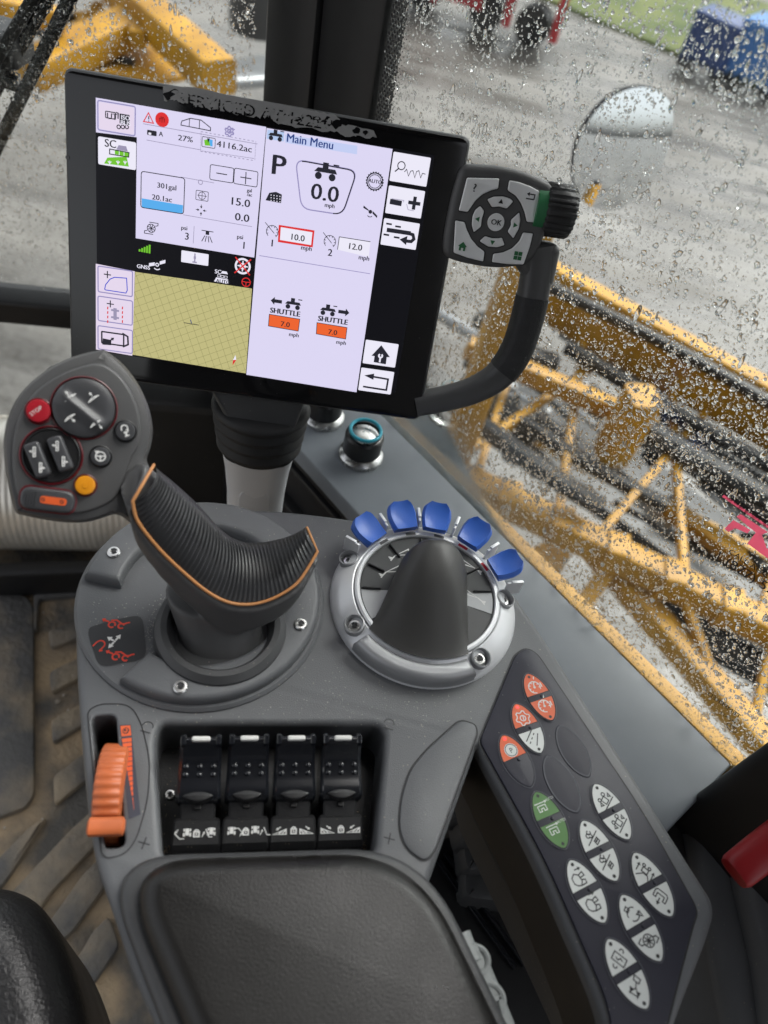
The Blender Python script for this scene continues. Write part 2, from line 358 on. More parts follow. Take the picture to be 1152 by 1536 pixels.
g0, g1 = at(812, 0, GZ), at(1120, 128, GZ); gd = (g1 - g0).normalized(); gn = Vector((gd.y, -gd.x, 0)); gn = gn if gn.y > 0 else -gn
gp = [g0 - gd * 1.0, g1 + gd * 14, g1 + gd * 14 + gn * 3.6, g0 - gd * 1.0 + gn * 3.6]
tag(obj('grass_verge', plate([(p.x, p.y) for p in gp], GZ + .05, GZ - .05, .03, seg=2), M_GRASS), 'strip of green grass beyond the gravel yard', 'grass', kind='structure')
# --- cab: side window plane (vertical), front window plane (vertical)
WA = Vector((.2993, .2947, -.1)); WD = Vector((-.769, .639, 0)).normalized(); WNI = Vector((-WD.y, WD.x, 0)); WNI = WNI if WNI.y < 0 else -WNI
WIN = frame(WA, -WD, WNI)                              # local X to the right, Y up, Z into the cab
PIL = WA + WD * .656
FX = Vector((.966, .259, 0)).normalized(); FRONT = frame((PIL.x, PIL.y, -.1), FX, (FX.y, -FX.x, 0))
def wpt(x, y, z=0): return WIN @ Vector((x, y, z))
def fpt(x, y, z=0): return FRONT @ Vector((x, y, z))
def glass_mat():
    m = bpy.data.materials.new('window_glass'); m.use_nodes = True; nt = m.node_tree; nt.nodes.remove(nt.nodes['Principled BSDF']); N = nt.nodes.new; L = nt.links.new
    t = N('ShaderNodeBsdfTransparent'); t.inputs[0].default_value = (.93, .95, .94, 1); g = N('ShaderNodeBsdfGlossy'); g.inputs['Roughness'].default_value = .02
    f = N('ShaderNodeFresnel'); f.inputs[0].default_value = 1.25; mx = N('ShaderNodeMixShader'); L(f.outputs[0], mx.inputs[0]); L(t.outputs[0], mx.inputs[1]); L(g.outputs[0], mx.inputs[2]); L(mx.outputs[0], nt.nodes['Material Output'].inputs[0]); return m
def water_mat():
    m = bpy.data.materials.new('rain_water'); m.use_nodes = True; nt = m.node_tree; nt.nodes.remove(nt.nodes['Principled BSDF']); N = nt.nodes.new
    g = N('ShaderNodeBsdfGlass'); g.inputs['IOR'].default_value = 1.33; g.inputs['Roughness'].default_value = 0.0; nt.links.new(g.outputs[0], nt.nodes['Material Output'].inputs[0]); return m
M_GLASS, M_WATER = glass_mat(), water_mat()
def drops(n, x0, x1, y0, y1, seed, smin=.00030, sexp=.00038, big=.0020, streak=.30, gaps=True):
    g = np.random.default_rng(seed); K, RR = 8, ((1.0, 0.0), (.90, .50), (.50, .90))
    x, y = g.uniform(x0, x1, n), g.uniform(y0, y1, n)
    if gaps:                                          # rain gathers in patches and leaves run-off paths
        f_ = np.sin(x * 31 + 2 * np.sin(y * 11)) + np.sin(y * 23 + 3 * np.sin(x * 17 + 1)) + .8 * np.sin(x * 120 + 6 * np.sin(y * 9))
        k = g.random(n) < np.clip(.74 + .16 * f_, .3, 1); x, y = x[k], y[k]
    n = len(x); s = np.minimum(smin + g.exponential(sexp, n), big)
    st = np.where(g.random(n) < streak, np.minimum(1 + g.exponential(.8, n), 3.4), 1.0); sk = g.normal(0, .12, n); h = s * g.uniform(.45, .75, n); top = g.uniform(0, .6, n) * (st > 1.3)
    jr = 1 + g.normal(0, .14, (n, K)); a = np.arange(K) * 2 * np.pi / K; ca, sa = np.cos(a)[None], np.sin(a)[None]; V = []
    for rr, zz in RR:
        yy = sa * (s * rr * st)[:, None] * jr; w_ = 1 - top[:, None] * np.clip(sa, 0, 1) * .75
        V.append(np.stack([x[:, None] + ca * (s * rr)[:, None] * jr * w_ + sk[:, None] * yy, y[:, None] + yy, -(.0045 + zz * h)[:, None] + 0 * yy], 2))
    V = np.concatenate(V, 1).reshape(-1, 3); nv = 3 * K; F = []
    q = [(k * K + i, (k + 1) * K + i, (k + 1) * K + (i + 1) % K, k * K + (i + 1) % K) for k in range(2) for i in range(K)]
    lo = np.array([v for f in q for v in f] + list(range(K)) + list(range(3 * K - 1, 2 * K - 1, -1))); tot = np.array([4] * (2 * K) + [K, K])
    loops = (lo[None] + (np.arange(n) * nv)[:, None]).ravel(); totals = np.tile(tot, n); starts = np.concatenate([[0], np.cumsum(totals)[:-1]])
    me = bpy.data.meshes.new('raindrops'); me.vertices.add(len(V)); me.vertices.foreach_set('co', V.ravel()); me.loops.add(len(loops)); me.loops.foreach_set('vertex_index', loops.astype(np.int32))
    me.polygons.add(len(totals)); me.polygons.foreach_set('loop_start', starts.astype(np.int32)); me.polygons.foreach_set('use_smooth', np.tile(np.array([True] * (2 * K) + [False, True]), n)); me.update(calc_edges=True); me.validate()
    me.materials.append(M_WATER); return me
def drop_obj(args, M, parent):
    o = link('raindrops', drops(*args), M, parent); o['kind'] = 'stuff'; return o
sw = thing('side_window', 'rain-covered cab side window above the grey sill', 'window', WA)
obj('pane', box(-.12, .36, -.002, .78, .80, .004, .0004), M_GLASS, WIN, sw)
drop_obj((60000, -.51, .14, -.035, .52, 11), WIN, sw); drop_obj((80000, -.51, .14, -.035, .52, 13, .00022, .00016, .0009, .25), WIN, sw)
fr = Ink()
for r_ in range(210):
    for c_ in range(7):
        fr.disc((-.500 + c_ * .0034 + (r_ % 2) * .0017, .05 + r_ * .0029), .0013 - c_ * .00015, I_BLK, 0, 6)
fr.make('frit_dots', WIN, sw, .0006)
fw = thing('front_window', 'rain-spotted front windscreen beside the black pillar', 'window', FRONT.translation)
obj('pane', box(-.45, .12, -.002, .90, 1.04, .004, .0004), M_GLASS, FRONT, fw)
drop_obj((34000, -.62, -.01, -.05, .42, 23), FRONT, fw); drop_obj((30000, -.62, -.01, -.05, .42, 27, .00022, .00016, .0009, .2), FRONT, fw)
drop_obj((900, -.80, -.01, -.38, -.10, 29, .0003, .0003, .0014, .1), FRONT, fw)
pl = thing('pillar', 'black cab pillar between front and side windows', 'pillar', wpt(-.58, -.4))
obj('outer_trim', box(-.545, .25, -.010, .074, 1.3, .022, .004), G_BLK, WIN, pl)
obj('inner_trim', box(-.618, .25, -.008, .070, 1.3, .026, .006), G_BLK, WIN, pl)
bb = fpt(0, 0); yb = on(FRONT, 50, 455).y
tag(obj('windscreen_crossbar', box(-.40, yb, .005, .86, .030, .035, .004), G_BLK, FRONT), 'horizontal black bar across the windscreen', 'crossbar')
# floor, side wall, sill
M_HEAD = mat('rear_lining', (.05, .05, .05), .9); M_ROOF = mat('headliner', (.14, .14, .137), .9)  # linings of the unseen roof and rear wall added below
tag(obj('added_roof', plate([(-.80, -.75), (.80, -.75), (.345, .25), (-.17, .69), (-.80, .52)], 1.06, 1.0, .01), M_ROOF), 'unseen grey roof added over the cab to shape its light', 'roof', kind='structure')  # unseen roof, added so light and reflections come from the sides
tag(obj('added_rear_wall', plate([(-.42, -.80), (.82, -.80), (.82, -.74), (-.42, -.74)], .998, -.55, .002), M_HEAD), 'unseen dark wall added behind the seat to darken reflections', 'wall', kind='structure')  # unseen solid wall, added to block rear light and keep the bezel black
FZ = -.50
def mud_mat():
    return noise2('muddy_rubber', (.105, .098, .088), (.44, .325, .20), 14, .38, .62, .75, 1.0, 9)
M_MUD = mud_mat(); M_RIB = noise2('rubber_rib', (.095, .093, .091), (.38, .30, .20), 11, .46, .74, .6, 1.0, 9)
fl = tag(obj('floor', plate([(-1.2, -.6), (.6, -.6), (.6, .45), (.02, .72), (-.35, .70), (-1.2, .55)], FZ, FZ - .06, .002), M_MUD), 'muddy rubber cab floor beside the console', 'floor', kind='structure')
FLO = flat(FZ)
def fribs(pts, h=.009): obj('rib', plate(rc([on(FLO, *p) for p in pts], .006, 3), FZ + h, FZ - .002, .003, seg=2), M_RIB, None, fl)
for p in ([(73, 950), (150, 925), (150, 950), (77, 977)], [(75, 1012), (150, 975), (150, 1005), (78, 1044)], [(78, 1084), (150, 1044), (150, 1076), (80, 1119)], [(81, 1168), (150, 1116), (150, 1158), (83, 1212)],
          [(-30, 885), (42, 900), (52, 915), (53, 1195), (40, 1215), (-30, 1240)], [(73, 1228), (48, 1242), (0, 1290), (-60, 1350), (-40, 1385), (15, 1318)], [(140, 1218), (110, 1245), (20, 1340), (-20, 1400), (40, 1400), (75, 1345), (150, 1265)],
          [(150, 1290), (125, 1315), (75, 1385), (60, 1440), (110, 1400), (160, 1330)], [(165, 1375), (140, 1400), (100, 1470), (140, 1480), (180, 1420)], [(52, 893), (150, 885), (150, 893), (60, 903), (57, 950), (52, 950)]): fribs(p)
for k in range(60):                                   # grit trodden into the mat
    px, py = random.uniform(0, 150), random.uniform(890, 1300); c = at(px, py, FZ + .002); s = random.uniform(.0012, .003)
    if k < 14: obj('grit', xf(lathe([(s, 0), (s * .8, s * .8), (0, s)], 6), Matrix.Translation(c)), noise2('grit', (.35, .30, .24), (.5, .46, .4), 200) if k == 0 else bpy.data.materials['grit'], None, fl)
def wside(x0, x1, y0, y1, z0, z1, r=.004): return box((x0 + x1) / 2, (y0 + y1) / 2, (z0 + z1) / 2, x1 - x0, y1 - y0, z1 - z0, r)
sill = tag(obj('window_sill', wside(-.64, .008, -.022, 0, .0005, .098, .003), G_SILL, WIN), 'light grey painted sill under the side window', 'sill', kind='structure')
obj('sill_edge_seal', wside(-.64, .008, -.040, -.0235, .001, .090, .002), G_BLK, WIN, sill)
lw = tag(obj('lower_side_wall', wside(-.66, .5, -.40, -.042, .0, .070, .004), G_BLK, WIN), 'black inner wall of the cab below the sill', 'wall', kind='structure')
obj('wall_ridge', wside(-.60, .10, -.075, -.066, .070, .080, .003), G_BLK, WIN, lw)
obj('wall_ridge', wside(-.60, .10, -.135, -.126, .070, .082, .003), G_BLK, WIN, lw)
# post lining and trim on the right, red lever
b0 = at(1033, 1192, -.1); pf = flat(0, b0.x, b0.y, 40)
dp = thing('door_post', 'black plastic post lining at the end of the grey sill', 'post', (b0.x, b0.y, -.5))
obj('post_shell', plate(rc([(0, .002), (.26, -.02), (.30, .12), (.06, .13)], .012), .7, -.5, .01), G_BLK, pf, dp)
TRZ = -.13; TR = flat(TRZ)
obj('trim_base', plate(rc([on(TR, *p) for p in [(1032, 1225), (1060, 1225), (1200, 1180), (1300, 1300), (1300, 1650), (1110, 1650), (1085, 1500), (1062, 1400), (1045, 1310)]], .012), TRZ, -.48, .014, rv=.012), G_DECK, None, dp)
obj('trim_ledge', plate(rc([on(TR, *p) for p in [(1090, 1300), (1200, 1265), (1300, 1400), (1300, 1640), (1150, 1640), (1125, 1450)]], .012), TRZ + .016, TRZ - .01, .014, rv=.014), G_DECK, None, dp)
obj('trim_button', plate(rc([on(TR, *p) for p in [(1140, 1412), (1160, 1404), (1168, 1432), (1150, 1440)]], .003), TRZ + .021, TRZ, .002), G_BLK, None, dp)
lp = [deep(1101, 1310, .47), deep(1138, 1281, .475), deep(1240, 1203, .49)]
rl = thing('red_lever', 'smooth red plastic lever by the black door post', 'lever', at(1170, 1290, TRZ))
obj('handle', sweep([lp[0] + (lp[0] - lp[1]) * .04, lp[0], lp[0].lerp(lp[1], .15), lp[1], lp[2]], [.012, .0190, .022, .023, .024], [.009, .014, .017, .018, .019], (0, 0, 1), 18, 3), G_REDL, None, rl)
# heater tube and dark front panel
cyc = at(90, 790, FZ + .09); ca_ = Vector((.953, .30, 0)).normalized()
ht = thing('ribbed_tube', 'ribbed metal tube lying across the cab front above floor', 'tube', (cyc.x, cyc.y, FZ))
rows = []
for i in range(341):
    t = i / 340; c = cyc + Vector((0, .075, .0)) + ca_ * (-.55 + t * .655); rr = .088 + (.0005 if i % 4 < 2 else 0)
    rows.append([c + Vector((-ca_.y, ca_.x, 0)) * (rr * math.cos(a)) + Vector((0, 0, 1)) * (rr * math.sin(a)) for a in np.linspace(0, 2 * math.pi, 33)[:-1]])
obj('casing', grid(rows, True), mat('tube_metal', (.78, .74, .66), .36, metal=.55, var=.2, vscale=12, rvar=.08), None, ht, 60)
for dx in (-.35, .05):
    c = cyc + Vector((0, .075, 0)) + ca_ * dx; obj('saddle', box(0, 0, 0, .03, .12, .012, .003), G_BLK, frame((c.x, c.y, FZ + .006), ca_, (0, 0, 1)), ht)
tag(obj('floor_rail', bar(at(-60, 872, FZ + .03), at(215, 862, FZ + .03), .022, .05), G_BLK), 'black rail along the floor before the ribbed tube', 'rail')
pq = fpt(-.07, -.25, .06)
tag(obj('front_trim_panel', box(-.10, -.26, .06, .26, .30, .05, .01), mat('front_trim', (.018, .018, .018), .4, var=.2, vscale=10, grain=.2, dust=.2), FRONT), 'dark trim panel under the windscreen behind the terminal post', 'panel')
# ================================================================== OUTSIDE
M_YEL = noise2('yellow_paint', (.31, .150, .006), (.47, .240, .009), 7, .35, .65, .5)
M_BLKH = mat('hose_black', (.012, .012, .012), .35); M_GRYP = mat('pipe_grey', (.30, .31, .32), .3, metal=.6, var=.1)
def boom_beam(a, b, w_, h_): return bar(a, b, w_, h_)
def rail_thing(name, label, a, b, w_, h_, m=None, cat='rail', extra=None):
    t = thing(name, label, cat, (a + b) / 2 - Vector((0, 0, h_ / 2))); obj('beam', bar(a, b, w_, h_), m or M_YEL, None, t)
    d = (b - a).normalized()
    for k in (.2, .5, .8):
        c = a.lerp(b, k); obj('clamp', bar(c - d * .012, c + d * .012, w_ + .016, h_ + .016), M_BLKH, None, t)
    return t
bm_ = thing('folded_boom', 'yellow lattice boom folded along the cab side', 'boom', at(900, 760, -1.45))
ra, rb = at(1260, 995, -1.2), at(520, 635, -1.2)
obj('lower_rail', bar(ra, rb, .075, .085), M_YEL, None, bm_)
rc_, rd_ = at(1300, 705, -1.0), at(800, 425, -1.0)
obj('upper_rail', bar(rc_, rd_, .07, .20), M_YEL, None, bm_)
re_, rf_ = at(1160, 1135, -1.3), at(872, 800, -1.3)
obj('outrigger', bar(re_, rf_, .07, .075), M_YEL, None, bm_)
pb = at(675, 705, -1.2); obj('upright', bar(pb - Vector((0, 0, .2)), pb + Vector((0, 0, .85)), .075, .075, (1, .3, 0)), M_YEL, None, bm_)
pb2 = at(905, 700, -1.2); obj('bracket', bar(pb2 + Vector((0, 0, .05)), pb2 + Vector((0, 0, .30)), .10, .09, (1, .3, 0)), M_YEL, None, bm_)
obj('brace', bar(at(700, 520, -1.0), at(980, 640, -1.1), .05, .06), M_YEL, None, bm_)
obj('brace', bar(at(930, 830, -1.25), at(862, 925, -1.35), .05, .06), M_YEL, None, bm_)
obj('gusset', plate(rc([(0, 0), (.34, .05), (.30, .14), (.05, .20)], .02), .02, 0, .003), M_YEL, flat(-1.45, *at(790, 940, -1.45).xy, head=-60), bm_)
obj('brace', bar(at(1000, 760, -1.25), at(1200, 900, -1.25), .06, .05), M_YEL, None, bm_)
for k, (t0, t1) in enumerate(((.02, .22), (.16, .10), (.30, .52), (.47, .40), (.55, .80), (.78, .70), (.72, .98))):
    obj('lattice_bar', bar(ra.lerp(rb, t0) + Vector((0, 0, .03)), rc_.lerp(rd_, t1) - Vector((0, 0, .08)), .024, .024), M_YEL, None, bm_)
for k, (t0, t1) in enumerate(((.1, .12), (.25, .30), (.62, .33), (.9, .62))):
    obj('lattice_bar', bar(re_.lerp(rf_, t0), ra.lerp(rb, t1), .024, .024), M_YEL, None, bm_)
obj('inner_rail', bar(at(1260, 900, -1.5), at(700, 600, -1.5), .04, .05), M_YEL, None, bm_)
for k in range(8):
    c3 = ra.lerp(rb, .1 + k * .11); obj('bolt_plate', bar(c3 - Vector((.03, 0, -.003)), c3 + Vector((.03, 0, .003)), .09, .096), M_YEL, None, bm_)
def hose(pts, r_, m, label, grp='hydraulic hoses on the boom'):
    p = crs([Vector(q) for q in pts], 8, False); o = tag(obj('hydraulic_hose', tube(p, r_, 10), m), label, 'hose', grp); return o
HLS = ['thin black hose running just below the upper yellow rail', 'black hose behind the foot of the yellow upright', 'thick black hose crossing the foot of the yellow upright', 'black hose passing under the yellow bracket',
       'thick black hose resting beside the fat corrugated hose', 'thick black hose below the lower yellow rail', 'thickest smooth black hose beside the lower corrugated hose', 'short black hose behind the terminal handle', 'thinnest black hose crossing the lower yellow rail']
hose([at(800, 418, -.90), at(930, 482, -.90), at(1060, 550, -.9), at(1300, 690, -.9)], .020, M_BLKH, 'thick black hose along the top of the upper yellow rail', None)
for hk, (a, b, z, r_) in enumerate((((850, 520), (1240, 745), -1.05, .026), ((700, 570), (1000, 760), -1.15, .024), ((660, 590), (900, 760), -1.1, .03), ((880, 590), (1200, 810), -1.2, .034), ((960, 640), (1240, 800), -1.1, .04), ((930, 850), (1240, 1000), -1.35, .036), ((980, 890), (1240, 1040), -1.3, .04), ((720, 480), (830, 545), -1.1, .035), ((1000, 800), (1180, 890), -1.3, .02))):
    mid = ((a[0] + b[0]) / 2 + random.uniform(-14, 14), (a[1] + b[1]) / 2 + random.uniform(-10, 16))
    hose([at(*a, z), at(*mid, z + random.uniform(-.03, .05)), at(*b, z)], r_, M_BLKH, HLS[hk])
PLS = ['grey steel pipe behind the yellow upright', 'thin grey steel pipe just below the upper yellow rail', 'grey steel pipe under the yellow bracket', 'thickest grey steel pipe at the foot of the yellow upright', 'grey steel pipe below the lower yellow rail']
for pk, (a, b, z, r_) in enumerate((((640, 460), (780, 545), -1.2, .022), ((840, 500), (1210, 700), -1.12, .016), ((830, 640), (1010, 790), -1.3, .026), ((690, 620), (840, 720), -1.3, .03), ((1000, 930), (1190, 1020), -1.45, .02))):
    tag(obj('steel_pipe', tube([at(*a, z), at(*b, z)], r_, 12), M_GRYP), PLS[pk], 'pipe', 'steel pipes on the boom')
def corr(a, b, r_):
    a, b = Vector(a), Vector(b); n = 46; pts = [a.lerp(b, i / (n * 4)) for i in range(n * 4 + 1)]; wd = [2 * r_ * (1 if i % 4 < 2 else .84) for i in range(n * 4 + 1)]
    return sweep(pts, wd, wd, (0, 0, 1), 14, 2)
tag(obj('corrugated_hose', corr(at(940, 600, -1.25), at(1290, 830, -1.25), .06), M_BLKH), 'fat corrugated black hose below the upper yellow rail', 'hose')
tag(obj('corrugated_hose', corr(at(1010, 930, -1.5), at(1290, 1090, -1.5), .055), M_BLKH), 'fat corrugated black hose below the lower yellow rail', 'hose')
for k, (px, py, s) in enumerate(((745, 610, .10), (800, 640, .08), (950, 560, .07), (720, 540, .07), (985, 680, .06))):
    c = at(px, py, -1.25); M = frame(c, (math.cos(k), math.sin(k), .2), (.2, -.1, 1))
    o = thing('valve_block', ['largest black valve block beside the yellow upright', 'black valve block between the upright and the bracket', 'black valve block above the yellow bracket', 'small black valve block behind the terminal handle', 'smallest black valve block below the yellow bracket'][k], 'valve', c, 'valve blocks on the boom'); obj('body', box(0, 0, 0, s * 1.3, s, s, .01), M_BLKH, M, o)
    obj('fitting', xf(lathe([(s * .25, 0), (s * .25, s * .4), (s * .15, s * .45), (s * .15, s * .7), (0, s * .7)], 12), Matrix.Translation((0, 0, s * .5))), M_GRYP, M, o)
for k in range(26):
    px, py = random.uniform(690, 1150), 0; py = 470 + (px - 690) * .52 + random.uniform(0, 230); z = random.uniform(-1.6, -1.2); L2 = random.uniform(40, 150); sl_ = random.uniform(.35, .95)
    p3 = [at(px + L2 * t, py + L2 * sl_ * t + random.uniform(-12, 12), z + random.uniform(-.04, .04)) for t in (0, .33, .66, 1)]
    hose(p3, random.uniform(.008, .022), M_BLKH if k % 4 else M_GRYP, 'loose thin hose tangled under the yellow boom rails', 'thin hoses tangled under the boom')
tag(obj('chassis_plate', plate(rc([on(flat(-1.75), *p) for p in [(690, 560), (800, 560), (1010, 720), (1190, 860), (1190, 960), (1010, 850), (860, 740)]], .05), -1.72, -1.78, .01), M_BLKH), 'black chassis plate lying under the boom hoses', 'plate')
# solid yellow strip standing in for the gold refraction at the glass foot
tag(obj('refraction_strip', wside(-.62, .10, -.060, -.006, -.020, -.006, .003), M_YEL, WIN), 'yellow strip standing in for refraction along the side window foot', 'rail')
# front of the machine, seen through the windscreen
ff = thing('machine_nose', 'yellow nose framework of the machine beyond the windscreen', 'framework', at(210, 70, -1.2))
obj('main_beam', bar(at(110, -80, -.95), at(330, 118, -.95), .15, .14), M_YEL, None, ff)
obj('cross_beam', bar(at(40, 110, -1.1), at(235, 20, -.98), .16, .12), M_YEL, None, ff)
obj('deck_plate', plate(rc([on(flat(-1.15), *p) for p in [(130, 60), (230, 55), (330, 112), (230, 130), (120, 110)]], .03), -1.12, -1.15, .008), M_YEL, None, ff)
obj('strut', bar(at(255, -60, -.9), at(205, 60, -1.0), .07, .07), M_YEL, None, ff)
obj('strut', bar(at(-30, 5, -.9), at(95, 30, -.95), .08, .08), M_YEL, None, ff)
obj('strut', bar(at(60, 110, -1.2), at(150, 10, -1.1), .05, .05), M_YEL, None, ff)
for k in range(9):
    q0 = (random.uniform(10, 150), random.uniform(0, 110)); q1 = (q0[0] + random.uniform(40, 170), q0[1] + random.uniform(-70, 70)); obj('strut', bar(at(*q0, random.uniform(-1.3, -1.0)), at(*q1, random.uniform(-1.3, -1.0)), .03, .03), M_YEL if k % 3 else M_BLKH, None, ff)
tag(obj('front_fender', plate(rc([on(flat(-1.3), *p) for p in [(270, 112), (400, 95), (420, 130), (300, 140)]], .03), -1.25, -1.3, .02), M_GRYP), 'grey metal fender beside the yellow front frame', 'fender')
tag(obj('dark_drum', xf(lathe([(.16, 0), (.17, .02), (.17, .36), (.15, .38), (0, .38)], 24), Matrix.Translation(at(388, 45, -1.3))), mat('drum_grey', (.06, .062, .066), .35)), 'dark grey drum beside the black pillar', 'drum')
# wiper on the outside of the windscreen
def fo(px, py, zl=-.03): q = on(FRONT, px, py, zl); return FRONT @ Vector((q.x, q.y, zl))
wp = thing('wiper', 'black windscreen wiper arm parked on the front glass', 'wiper', fo(0, 235))
obj('arm', bar(fo(116, -25), fo(-25, 262), .012, .012), G_GLOSS, None, wp)
obj('arm', bar(fo(84, -25, -.045), fo(-30, 175, -.045), .010, .012), G_GLOSS, None, wp)
obj('blade', bar(fo(60, -20, -.02), fo(-30, 130, -.02), .014, .010), G_BLK, None, wp)
obj('link', bar(fo(28, 125, -.035), fo(8, 118, -.035), .016, .012), G_GLOSS, None, wp)
obj('pivot', box(0, 0, 0, .035, .045, .03, .008), G_BLK, Matrix.Translation(fo(8, 62, -.05)), wp)
# mirror
mc = deep(935, 224, 1.25); view = (mc - EYE).normalized()
up_ = Vector((0, 0, 1)); sx_ = view.cross(up_).normalized(); sy_ = sx_.cross(view)
mn = (-view + sy_ * -.19 + sx_ * .50).normalized(); MM = frame(mc, _x, mn)
mr = thing('rear_view_mirror', 'oval convex mirror outside the wet side window', 'mirror', mc - Vector((0, 0, .13)))
mo = [on(MM, *p) for p in [(1010, 175), (1003, 150), (980, 133), (950, 132), (915, 147), (885, 178), (865, 218), (860, 260), (868, 292), (890, 312), (920, 316), (950, 302), (985, 262), (1005, 215)]]
mo = ccw(crs(mo, 5)); mcen = sum(mo, Vector((0, 0))) / len(mo); RC = .62
rows = [[Vector((mcen.x + (p.x - mcen.x) * k, mcen.y + (p.y - mcen.y) * k, math.sqrt(RC * RC - ((p - mcen).length * k) ** 2) - RC + .006)) for p in mo] for k in (1, .85, .7, .5, .3, .12, .0005)]
obj('mirror_glass', grid(rows, True), mat('mirror', (.82, .84, .85), .02, metal=1.0), MM, mr, 0)
rows = [[Vector((mcen.x + (p.x - mcen.x) * k, mcen.y + (p.y - mcen.y) * k, z)) for p in mo] for k, z in ((1.0, -.012), (1.006, -.006), (1.015, -.008), (1.01, -.014), (.8, -.024), (.5, -.03), (.001, -.032))]
obj('mirror_housing', grid(rows, True), G_BLK, MM, mr)
obj('mirror_arm', tube([MM @ Vector((mcen.x, mcen.y, -.06)), MM @ Vector((mcen.x, mcen.y, -.10)), MM @ Vector((mcen.x + .02, mcen.y - .03, -.22))], .014), G_BLK, None, mr)
# yard things
M_BIN1 = mat('bin_navy', (.020, .05, .16), .4, var=.2, vscale=6); M_BIN2 = mat('bin_blue', (.05, .17, .42), .35, var=.15, vscale=6)
def bin_(px, py, s, m, label):
    c = at(px, py, GZ + .05); t = thing('storage_bin', label, 'bin', c); M = flat(c.z, c.x, c.y, 30)
    obj('body', plate(rc(rect(s, s * .8), .05), s * .95, .12, .03), m, M, t)
    for i in range(6): obj('rib', box(-s * .42 + i * s * .168, -s * .41, s * .5, .03, .03, s * .75, .006), m, M, t)
    obj('lid', box(0, 0, s * .98, s * 1.05, s * .86, .06, .02), m, M, t)
    for sx in (-1, 1):
        for sy in (-1, 1): obj('foot', box(sx * s * .38, sy * s * .28, .06, .12, .12, .12, .01), M_BLKH, M, t)
bin_(1054, 104, .55, M_BIN1, 'dark blue storage bin at the grass edge'); bin_(1126, 128, .62, M_BIN2, 'brighter blue storage bin beside the dark blue one'); bin_(1250, 175, .9, M_BIN2, 'blue storage bin farthest along the grass edge')
M_REDP = mat('red_paint', (.36, .02, .025), .4, var=.2, vscale=5)
tr = thing('red_trailer', 'red framed farm trailer with dark wheels across the yard', 'trailer', at(700, 45, GZ)); c = at(655, 36, GZ); TM = flat(GZ, c.x, c.y, 12)
obj('bed', box(.2, .5, .75, 2.6, .9, .12, .02), mat('trailer_bed', (.08, .08, .085), .5), TM, tr)
for x in (-.95, -.6, -.1, .75, 1.3): obj('stake', box(x, .08, .65, .09, .07, .95, .01), M_REDP, TM, tr)
obj('side_board', box(-.3, .04, .42, 1.5, .05, .34, .01), M_REDP, TM, tr)
for x in (-.3, .45, 1.0): obj('wheel', lathe([(.0, -.1), (.2, -.1), (.18, -.07), (.20, 0), (.18, .07), (.2, .1), (0, .1)], 24), M_BLKH, TM @ Matrix.Translation((x, .35, .20)) @ Matrix.Rotation(R(90), 4, 'X'), tr)
hb = thing('hedge', 'dark green hedge behind the grass strip', 'hedge', at(1150, 0, GZ))
V, F = [], []
hc = g1 + gn * 5.2
for k in range(9000):
    t = rng.uniform(-6, 12); p = hc + gd * t + gn * rng.normal(0, .55) + Vector((0, 0, abs(rng.normal(.8, .55)))); s = rng.uniform(.05, .11); a = Vector(rng.normal(0, 1, 3)).normalized(); b_ = a.orthogonal().normalized(); q = len(V)
    V += [p + a * s, p + b_ * s * .5, p - a * s, p - b_ * s * .5]; F.append((q, q + 1, q + 2, q + 3))
o = obj('foliage', (V, F), noise2('hedge_leaf', (.02, .045, .015), (.06, .10, .03), 3), None, hb, 0); o['kind'] = 'stuff'
# the sprayer's own tank behind the cab (seen in the mirror)
rdv = ray((880, 300)).normalized(); ml_ = on(MM, 880, 300) - mcen; mnl = (mn + (MM.col[0].xyz * ml_.x + MM.col[1].xyz * ml_.y) / RC).normalized(); rfl = rdv - mnl * 2 * rdv.dot(mnl); tkp = mc + rfl * 3.2
tk = thing('spray_tank', 'yellow machine body behind the cab showing in the mirror', 'tank', tkp - Vector((0, 0, .8))); TKM = Matrix.Translation(tkp)
obj('shell', box(0, 0, 0, .24, .24, .6, .08), M_YEL, TKM, tk); obj('filler_cap', xf(lathe([(.09, 0), (.09, .05), (0, .06)], 24), Matrix.Translation((0, 0, .3))), G_BLK, TKM, tk)
# ================================================================== ARMREST CONSOLE
def tr_(M, pts, zl=0.0): return [on(M, p[0], p[1], zl) for p in pts]
ac = thing('armrest_console', 'grey plastic armrest console with padded rear and button arm', 'console', (0.0, .2, -.12))
deck_px = [(310, 764), (370, 761), (430, 764), (500, 772), (560, 782), (630, 800), (700, 831), (760, 872), (800, 928), (930, 1128), (1058, 1328), (1072, 1350), (1075, 1372), (1064, 1410), (1015, 1536), (985, 1640), (925, 1640), (908, 1522),
           (806, 1288), (716, 1120), (711, 1136), (688, 1200), (655, 1295), (641, 1335), (655, 1372), (770, 1560), (840, 1690), (330, 1700), (262, 1600), (205, 1480), (166, 1360), (141, 1290), (129, 1200), (121, 1110), (114, 1010), (112, 925), (122, 884), (146, 838), (190, 796), (250, 773)]
rr_ = [.02] * len(deck_px)
for i, v in ((10, .008), (11, .008), (12, .008), (18, .02), (19, .0015), (20, .004), (23, .006)): rr_[i] = v
deck_o = rc(tr_(DECK, deck_px), rr_, 5)
tray = rc(tr_(DECK, [(240, 1086), (566, 1087), (577, 1100), (563, 1277), (243, 1283), (233, 1110)]), [.012, .012, .010, .004, .004, .012], 5)
slot = rc(tr_(DECK, [(137, 1074), (174, 1071), (188, 1270), (155, 1273)]), .004, 4)
obj('deck', plate(deck_o, 0, -.011, .0055, holes=[(tray, .004, .045), (slot, .0015, .045)], seg=5), G_DECK, None, ac)
